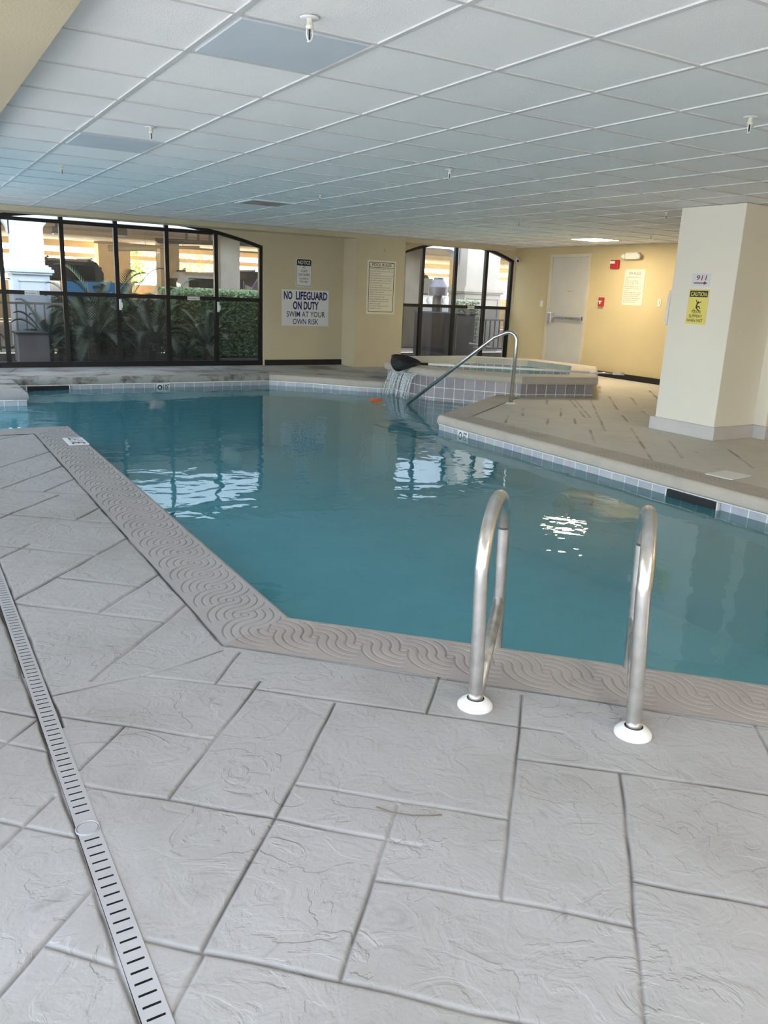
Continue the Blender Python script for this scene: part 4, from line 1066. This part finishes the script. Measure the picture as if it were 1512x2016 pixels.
B('concrete_column', CONC, g, [(6.28, 6.72, 17.6, 18.1, 0, GT)]); B('concrete_column', CONC, g, [(11.25, 11.75, 17.9, 18.4, 0, GT)])
B('tan_column', TANW, g, [(7.05, 7.62, 25.0, 25.5, 0, GT)]); B('tan_column', TANW, g, [(6.15, 7.2, 29.2, 29.8, 0, GT)])
B('tan_column', TANW, g, [(18.0, 18.7, 25.0, 25.6, 0, GT)]); B('tan_column', TANW, g, [(1.2, 1.7, 25.0, 25.5, 0, GT)])
B('roof_beam', TANW, g, [(-20, 30, 30.3, 30.8, 2.42, GT)]); B('rail_beam', TANW, g, [(-20, 30, 30.4, 30.7, 2.10, 2.24)])
B('low_wall', TANW, g, [(-20, 30, 30.2, 30.5, 0, 1.25)]); B('roof_beam', TANW, g, [(-20, 30, 23.8, 24.1, 2.50, GT)])
# ducts and pipes
du = thing('ceiling_duct', 'round tan pipe hanging below the garage ceiling', 'pipe', (0, 0, 0))
bm = bmesh.new(); cyl_between(bm, (5.0, 22.5, 2.16), (6.1, 22.0, 2.22), .075, 16); cyl_between(bm, (6.1, 22.0, 2.25), (7.1, 21.5, 2.28), .04, 12); cyl_between(bm, (4.6, 22.3, 2.28), (11, 22.3, 2.28), .025, 8)
link('pipe', bm, TANW, du)
for x in (5.2, 5.9, 6.9, 8.0):
    bm = bmesh.new(); cyl_between(bm, (x, 22.3, 2.25), (x, 22.3, GT), .006, 6); link('hanger', bm, SCUFF, du)
pi = thing('pipe_cluster', 'cluster of dark pipes under the garage ceiling near the tan column', 'pipe', (0, 0, 0))
bm = bmesh.new()
for k in range(5): cyl_between(bm, (5.3+.05*k, 19.2+.12*k, 2.30-.01*k), (7.6, 19.0+.12*k, 2.33), .03, 10)
for k in range(5): cyl_between(bm, (6.0+.28*k, 19.1, 2.33), (6.0+.28*k, 19.1, GT), .03, 8)
link('pipes', bm, CONC, pi)
for x, y, s in ((3.34, 20.0, 'left'), (4.5, 19.0, 'right')):
    t = thing('garage_lamp', 'grey box lamp under the garage ceiling, '+s+' of the two', 'lamp', (x, y, GT))
    B('housing', CONC, t, [(-.12, .12, -.1, .1, -.30, -.16)], bevel=.02); B('stem', CONC, t, [(-.03, .03, -.03, .03, -.17, 0)]); B('lens', OFFWH, t, [(-.09, .09, -.08, .08, -.33, -.29)], bevel=.02)

# --- vehicles
def wheel(parent, x, y, r=.37, w=.22):
    bm = bmesh.new(); lathe(bm, [(r*.62, -w/2), (r*.95, -w/2), (r, -w*.35), (r, w*.35), (r*.95, w/2), (r*.62, w/2), (r*.62, -w/2)], c=(x, y, r), axis=(1, 0, 0), seg=28)
    wo = link('wheel', bm, TYRE, parent)
    bm = bmesh.new(); lathe(bm, [(0, w*.42), (r*.2, w*.44), (r*.62, w*.36), (r*.62, -w*.36), (0, -w*.4)], c=(x, y, r), axis=(1 if x > 0 else -1, 0, 0), seg=20); link('rim', bm, SCUFF, wo)
def loft_y(bm, secs):
    """secs: list of (y, half_width_bottom, half_width_top, z_bottom, z_top)"""
    rings = []
    for y, wb, wt_, zb, zt2 in secs:
        zm = zb+(zt2-zb)*.55
        rings.append([bm.verts.new(p) for p in ((-wb, y, zb), (wb, y, zb), (wb*1.0, y, zm), (wt_, y, zt2-.02), (wt_*.9, y, zt2), (-wt_*.9, y, zt2), (-wt_, y, zt2-.02), (-wb, y, zm))])
    for a, b in zip(rings, rings[1:]):
        for k in range(8): bm.faces.new((a[k], a[(k+1) % 8], b[(k+1) % 8], b[k]))
    bm.faces.new(rings[0][::-1]); bm.faces.new(rings[-1])
# pickup, rear towards the windows (local y grows forward)
def pickup(name, loc, rz, paint, label):
    t = thing(name, label, 'pickup truck', loc, rz)
    bm = bmesh.new(); loft_y(bm, [(1.95, .92, .90, .42, 1.22), (5.2, .92, .88, .42, 1.12), (5.5, .86, .80, .45, 1.0)]); link('front_body', bm, paint, t, bevel=.04)
    bm = bmesh.new(); box(bm, -.96, -.88, 0.05, 1.95, .48, 1.30); box(bm, .88, .96, .05, 1.95, .48, 1.30); box(bm, -.88, .88, .05, 1.95, .55, .62); link('bed', bm, paint, t, bevel=.02)
    tg = B('tailgate', paint, t, [(-.80, .80, -.01, .06, .62, 1.30)], bevel=.015)
    B('gate_handle', BLACKM, tg, [(-.12, .12, -.03, -.01, 1.12, 1.20)])
    B('bumper', SCUFF, t, [(-.95, .95, -.16, 0.02, .42, .60)], bevel=.03)
    for s in (-1, 1):
        B('tail_light', RED, t, [(min(s*.81, s*.965), max(s*.81, s*.965), -.02, .10, .82, 1.28)], bevel=.01)
    bm = bmesh.new(); loft_y(bm, [(1.95, .90, .72, 1.2, 1.84), (2.3, .90, .74, 1.2, 1.92), (3.4, .90, .74, 1.18, 1.92), (4.3, .88, .62, 1.12, 1.18)]); cab = link('cab', bm, CARD, t, bevel=.03)
    B('rear_window', CARG, cab, [(-.62, .62, 1.90, 2.0, 1.33, 1.74)], bevel=.02)
    for s in (-1, 1):
        B('side_window', CARG, cab, [(min(s*.83, s*.915), max(s*.83, s*.915), 2.15, 3.5, 1.28, 1.72)], bevel=.02)
        B('roof_rail', BLACKM, cab, [(s*.62-.03, s*.62+.03, 2.1, 3.4, 1.92, 1.97)], bevel=.01)
        mo = B('wing_mirror', CARD, t, [(min(s*.95, s*1.18), max(s*.95, s*1.18), 3.55, 3.70, 1.22, 1.42)], bevel=.03)
        wheel(t, s*.86, 1.0); wheel(t, s*.86, 4.5)
    return t
pickup('pickup_truck', (4.85, 23.4, 0), .13, CARB, 'blue pickup truck parked rear first behind the left window')
def suv(name, loc, rz, paint, label, cat='car', spare=False, grille=False, k=1.0):
    t = thing(name, label, cat, loc, rz)
    bm = bmesh.new(); loft_y(bm, [(0, .84, .80, .40, .98), (.15, .90, .86, .35, 1.05), (3.4, .90, .86, .35, 1.02), (4.5, .86, .76, .40, .90)]); link('body', bm, paint, t, bevel=.04)
    bm = bmesh.new(); loft_y(bm, [(.12, .82, .66, 1.0, 1.60), (.5, .84, .70, 1.0, 1.70), (2.5, .84, .70, 1.0, 1.70), (3.3, .82, .60, 1.0, 1.05)]); cab = link('cabin', bm, paint, t, bevel=.03)
    B('rear_window', CARG, cab, [(-.60, .60, .09, .2, 1.12, 1.52)], bevel=.02)
    for s in (-1, 1):
        B('side_window', CARG, cab, [(min(s*.79, s*.86), max(s*.79, s*.86), .55, 2.45, 1.08, 1.50)], bevel=.02)
        B('roof_rail', BLACKM, cab, [(s*.6-.02, s*.6+.02, .5, 2.4, 1.70, 1.74)])
        B('tail_light', RED, t, [(min(s*.72, s*.86), max(s*.72, s*.86), -.01, .1, .78, .98)], bevel=.01)
        wheel(t, s*.82, .85, .34); wheel(t, s*.82, 3.6, .34)
    bm = bmesh.new(); 
    B('windscreen', CARG, cab, [(-.6, .6, 2.62, 2.95, 1.12, 1.46)], bevel=.02)
    B('bumper', BLACKM, t, [(-.86, .86, -.08, .05, .35, .55)], bevel=.03)
    if spare:
        bm = bmesh.new(); lathe(bm, [(0, -.09), (.34, -.09), (.37, -.04), (.37, .09), (0, .09)], c=(.0, -.12, 1.0), axis=(0, -1, 0), seg=28); link('spare_wheel', bm, TYRE, t)
    return t
suv('parked_car', (8.15, 23.8, 0), 0, CARW, 'white estate car with roof rails parked beyond the hedge')
suv('parked_car', (8.15, 18.3, 0), 0, CARD, 'dark car with rear spare wheel, right end of the left window', spare=True)
def jeep(loc, rz):
    t = thing('off_road_car', 'white boxy off road car with slotted grille facing the right window', 'car', loc, rz)
    B('body', CARW, t, [(-.78, .78, .0, 3.6, .55, 1.31)], bevel=.05)
    B('fender', CARD, t, [(-.95, -.60, .1, .95, .80, .92), (.60, .95, .1, .95, .80, .92)], bevel=.03)
    bm = bmesh.new(); loft_y(bm, [(1.15, .72, .66, 1.29, 1.33), (1.5, .74, .66, 1.29, 1.88), (3.5, .74, .66, 1.29, 1.88)]); c = link('hard_top', bm, CARD, t, bevel=.03)
    B('windscreen', CARG, c, [(-.6, .6, 1.16, 1.34, 1.36, 1.78)])
    bm = bmesh.new()
    for k in range(7): box(bm, -.15+k*.05-.012, -.15+k*.05+.012, -.012, .01, .80, 1.27)
    link('grille_slots', bm, DARK, t)
    for s in (-1, 1):
        bm = bmesh.new(); lathe(bm, [(0, .03), (.09, .025), (.10, 0)], c=(s*.27, 0, 1.18), axis=(0, -1, 0), seg=20); link('headlight', bm, WHITEP, t, smooth=True)
        wheel(t, s*.80, .55, .4); wheel(t, s*.80, 2.9, .4)
    B('bumper', BLACKM, t, [(-.85, .85, -.22, -.05, .50, .66)], bevel=.03)
jeep((12.95, 18.9, 0), 0)
suv('parked_van', (14.8, 24.0, 0), 0, CARW, 'white van partly hidden by the column in the right window', 'van')

# pool equipment outside the right window
hx = thing('pool_heater', 'grey pool heater cabinet with a capped round flue outside the right window', 'heater', (10.26, 15.0, 0))
B('cabinet', HEATM, hx, [(-.34, .34, -.35, .35, -.03, .98)], bevel=.02)
bm = bmesh.new()
for k in range(4): box(bm, -.30, .02, -.362, -.349, .42+.09*k, .46+.09*k)
link('louvres', bm, VENTM, hx)
bm = bmesh.new(); lathe(bm, [(.10, .95), (.10, 1.34)], c=(.02, 0, 0), seg=24); link('flue', bm, VENTM, hx, smooth=True)
bm = bmesh.new(); lathe(bm, [(.10, 1.32), (.21, 1.32), (.21, 1.50), (.11, 1.66), (.11, 1.70), (.0, 1.70)], c=(.02, 0, 0), seg=28); link('flue_cap', bm, VENTM, hx)
h2_ = thing('filter_cabinet', 'dark grey equipment box right of the heater', 'cabinet', (10.98, 15.15, 0))
B('cabinet', HEATM, h2_, [(-.30, .26, -.3, .3, -.03, .94)], bevel=.02); B('lid', VENTM, h2_, [(-.32, .28, -.32, .32, .94, .965)], bevel=.008)
h3 = thing('utility_box', 'brown metal box with pale top beside the column, right window', 'cabinet', (8.85, 15.0, 0))
B('cabinet', pmat('brown_grey_sheet', (.20, .18, .16), .6, var=.2), h3, [(-.45, .30, -.3, .3, -.03, .66)], bevel=.02); B('lid', WHITEP, h3, [(-.47, .32, -.32, .32, .66, .70)], bevel=.01)
h4 = thing('utility_box', 'grey square utility box low behind the leftmost pane', 'cabinet', (1.95, 14.9, 0))
B('cabinet', pmat('pale_grey_sheet', (.36, .34, .34), .6, var=.1), h4, [(-.22, .27, -.25, .25, -.03, .44)], bevel=.015); B('lid', CARD, h4, [(-.24, .29, -.27, .27, .44, .47)])
# low railing fences
def fence(x0, x1, y, z0, z1, label, n, m):
    t = thing('garden_railing', label, 'railing', (0, 0, 0))
    B('top_rail', m, t, [(x0, x1, y-.02, y+.02, z1-.04, z1), (x0, x1, y-.02, y+.02, z0, z0+.04)])
    for k in range(n+1):
        x = x0+(x1-x0)*k/n; B('baluster', m, t, [(x-.012, x+.012, y-.012, y+.012, z0, z1)])
fence(1.6, 3.0, 16.0, .1, .92, 'grey railing beside the white column, left window', 9, CONC)
fence(11.5, 13.2, 15.9, .1, .82, 'dark railing beside the equipment, right window', 12, CARD)
# rail pipes bench by the right window
t = thing('pool_hose_rack', 'small white pipe rack on the ground outside the right window', 'rack', (10.95, 14.3, 0))
bm = bmesh.new(); tube(bm, [(-.25, 0, .35), (.3, 0, .27)], .02, 8); tube(bm, [(.0, 0, .31), (-.1, 0, 0)], .015, 8); tube(bm, [(.2, 0, .28), (-.05, 0, -.0)], .012, 8); link('pipes', bm, WHITEP, t)

# --- planting
def frond(bm, base, az, L, rise, droop, nl=34, lw=.03, ll=.16):
    pts = []
    for k in range(nl+1):
        u = k/nl; r = L*u*(1-.18*u*droop); z = rise*math.sin(min(1, u*1.0)*PI*.5)*L-droop*L*.55*u*u
        pts.append(Vector(base)+Vector((math.cos(az)*r, math.sin(az)*r, z)))
    tube(bm, pts[::3]+[pts[-1]], .007, 5)
    side = Vector((-math.sin(az), math.cos(az), 0))
    for k in range(3, nl):
        u = k/nl; d = (pts[k+1]-pts[k-1]).normalized(); l = ll*math.sin(PI*(u*.85+.12))
        for s in (-1, 1):
            dr_ = (side*s*.8+d*.55+Vector((0, 0, .28))).normalized(); p = pts[k]; wv = d*lw*.5
            tip = p+dr_*l
            vs = [bm.verts.new(q) for q in (p-wv, p+wv, tip)]
            bm.faces.new(vs)
def sago(loc, s, label, nf=22, seed=1):
    R_ = random.Random(seed); t = thing('sago_palm', label, 'palm', loc, group='sago palms outside the left window')
    bm = bmesh.new(); lathe(bm, [(.0, 0), (.09*s, 0), (.10*s, .15*s), (.08*s, .26*s), (.0, .30*s)], seg=12); link('trunk', bm, BARK, t)
    bm = bmesh.new()
    for i in range(nf):
        az = 2*PI*i*.382+R_.uniform(-.2, .2); f = i/nf
        frond(bm, (0, 0, .30*s), az, R_.uniform(.75, 1.0)*s, 1.15*(1-f)+.15, .25+f*.9, ll=.17*s)
    link('fronds', bm, LEAF, t)
sago((2.95, 14.75, 0), 1.05, 'dark sago palm behind the second and third panes', 30, 1)
sago((4.05, 15.0, 0), .98, 'sago palm whose fronds rise in front of the tan column', 28, 2)
sago((3.5, 15.7, 0), 1.15, 'sago palm in the back of the bed in front of the blue pickup', 26, 5)
sago((2.35, 15.5, 0), .75, 'low sago palm beside the white column', 22, 3)
sago((4.95, 14.7, 0), .75, 'small sago palm in front of the hedge', 18, 4)
sago((.9, 15.2, 0), .9, 'sago palm at the left border of the photo', 20, 8)
def hedge(name, x0, x1, y0, y1, z0, z1, n, label, m, cat='hedge'):
    R_ = random.Random(int(x0*10)+5); bm = bmesh.new(); box(bm, x0+.08, x1-.08, y0+.08, y1-.08, z0, z1-.10)
    for i in range(n):
        f = R_.random()
        if f < .62: p = Vector((R_.uniform(x0, x1), y0+R_.uniform(-.02, .09), R_.uniform(z0, z1)))
        else: p = Vector((R_.uniform(x0, x1), R_.uniform(y0, y1), z1-abs(R_.gauss(0, .05))))
        a = R_.uniform(0, 2*PI); u = Vector((math.cos(a), math.sin(a)*.5, R_.uniform(-.6, .9))).normalized(); v = u.orthogonal().normalized()
        l = R_.uniform(.02, .045)
        bm.faces.new([bm.verts.new(q) for q in (p-u*l, p+v*l*.5, p+u*l, p-v*l*.5)])
    o = link(name, bm, m); tag(o, label, cat, kind=None); return o
hedge('clipped_hedge', 4.55, 7.6, 15.4, 16.4, 0, 1.27, 9000, 'clipped green hedge across the two right panes of the left window', LEAFL)
hedge('fern_thicket', 2.55, 4.6, 16.1, 16.55, 0, 1.0, 5000, 'dark dense foliage behind the sago palms', LEAF, 'shrub')
hedge('clipped_hedge', -2.5, 1.6, 15.9, 16.4, 0, .7, 2500, 'low hedge left of the white column', LEAFL)
hedge('leafy_shrub', 11.4, 12.05, 15.75, 16.1, 0, 1.24, 1500, 'pale leafy shrub in front of the cream column, right window', pmat('pale_leaf', (.26, .29, .19), .6, var=.3, vscale=20), 'shrub')
def tree(x, y, h, r, label, seed):
    R_ = random.Random(seed); t = thing('garden_tree', label, 'tree', (x, y, 0))
    bm = bmesh.new(); tube(bm, [(0, 0, 0), (.05, 0, h*.3), (.0, .05, h*.6)], [.14, .11, .07], 8); link('trunk', bm, BARK, t)
    bm = bmesh.new()
    for i in range(1800):
        v = Vector((R_.gauss(0, 1), R_.gauss(0, 1), R_.gauss(0, 1))).normalized()*r*R_.uniform(.5, 1); p = Vector((0, 0, h*.75))+Vector((v.x, v.y, v.z*1.0))
        u = Vector((R_.gauss(0, 1), R_.gauss(0, 1), R_.gauss(0, 1))).normalized(); w_ = u.orthogonal().normalized(); l = R_.uniform(.07, .15)
        bm.faces.new([bm.verts.new(q) for q in (p-u*l, p+w_*l*.4, p+u*l, p-w_*l*.4)])
    link('foliage', bm, LEAFY, t)
tree(11.2, 36, 3.4, 1.5, 'sunlit yellow green tree beyond the garage, left window', 4)
tree(9.0, 38, 3.0, 1.2, 'sunlit bush beyond the garage between the tan columns', 5)
tree(20.5, 36, 3.4, 1.5, 'sunlit tree beyond the garage in the right window', 6)
pt = thing('slender_palm', 'slender palm beyond the garage above the pickup', 'palm', (5.1, 34, 0), group=None)
bm = bmesh.new(); tube(bm, [(0, 0, 0), (.05, 0, 1.2), (0, 0, 2.2)], .09, 8); link('trunk', bm, BARK, pt)
bm = bmesh.new()
for i in range(14): frond(bm, (0, 0, 2.2), i*.45, 1.1, .5, .9, ll=.2, lw=.03)
link('fronds', bm, LEAFY, pt)

# ------------------------------------------------------------------ light
w = bpy.data.worlds.new('World'); scn.world = w; w.use_nodes = True
t = w.node_tree; t.nodes.clear(); L = t.links.new
ow = t.nodes.new('ShaderNodeOutputWorld'); bg = t.nodes.new('ShaderNodeBackground')
sky = t.nodes.new('ShaderNodeTexSky'); sky.sky_type = 'NISHITA'; sky.sun_disc = False; sky.sun_elevation = math.radians(40); sky.sun_rotation = 0; sky.altitude = 0; sky.air_density = 1.0; sky.dust_density = 2.0
mxw = t.nodes.new('ShaderNodeMix'); mxw.data_type = 'RGBA'; mxw.inputs['Factor'].default_value = .85; mxw.inputs['B'].default_value = (.52, .51, .515, 1)
L(sky.outputs['Color'], mxw.inputs['A']); L(mxw.outputs['Result'], bg.inputs['Color'])
bg.inputs['Strength'].default_value = 4.2
L(bg.outputs['Background'], ow.inputs['Surface'])
su = bpy.data.lights.new('Sun', 'SUN'); su.energy = 13; su.angle = math.radians(1); su.color = (1, .94, .85)
so = bpy.data.objects.new('Sun', su); C.objects.link(so)
so.rotation_euler = Vector((-.35, -.85, -.75)).to_track_quat('-Z', 'Y').to_euler()
# unseen fill panels like the light in view are added further along the ceiling
# ------------------------------------------------------------------ camera
yaw, pitch, roll = 0.5470275808491821, -0.2671609724709223, 0.04165983151254797
cy, sy = math.cos(yaw), math.sin(yaw); cp, sp_ = math.cos(pitch), math.sin(pitch); cr, sr = math.cos(roll), math.sin(roll)
fwv = Vector((sy*cp, cy*cp, sp_)); rt = Vector((cy, -sy, 0)); upv = rt.cross(fwv)
r2 = rt*cr+upv*sr; u2 = -rt*sr+upv*cr
cam = bpy.data.cameras.new('Camera'); cam.sensor_width = 36; cam.lens = 36*1579.12/2016; cam.clip_start = .05; cam.clip_end = 400
co = bpy.data.objects.new('Camera', cam); C.objects.link(co)
mw = Matrix((r2, u2, -fwv)).transposed().to_4x4(); mw.translation = Vector((0, 0, 1.345)); co.matrix_world = mw
scn.camera = co
scn.view_settings.view_transform = 'Standard'; scn.view_settings.look = 'None'; scn.view_settings.gamma = 1; scn.view_settings.use_curve_mapping = False
scn.view_settings.exposure = 0.80
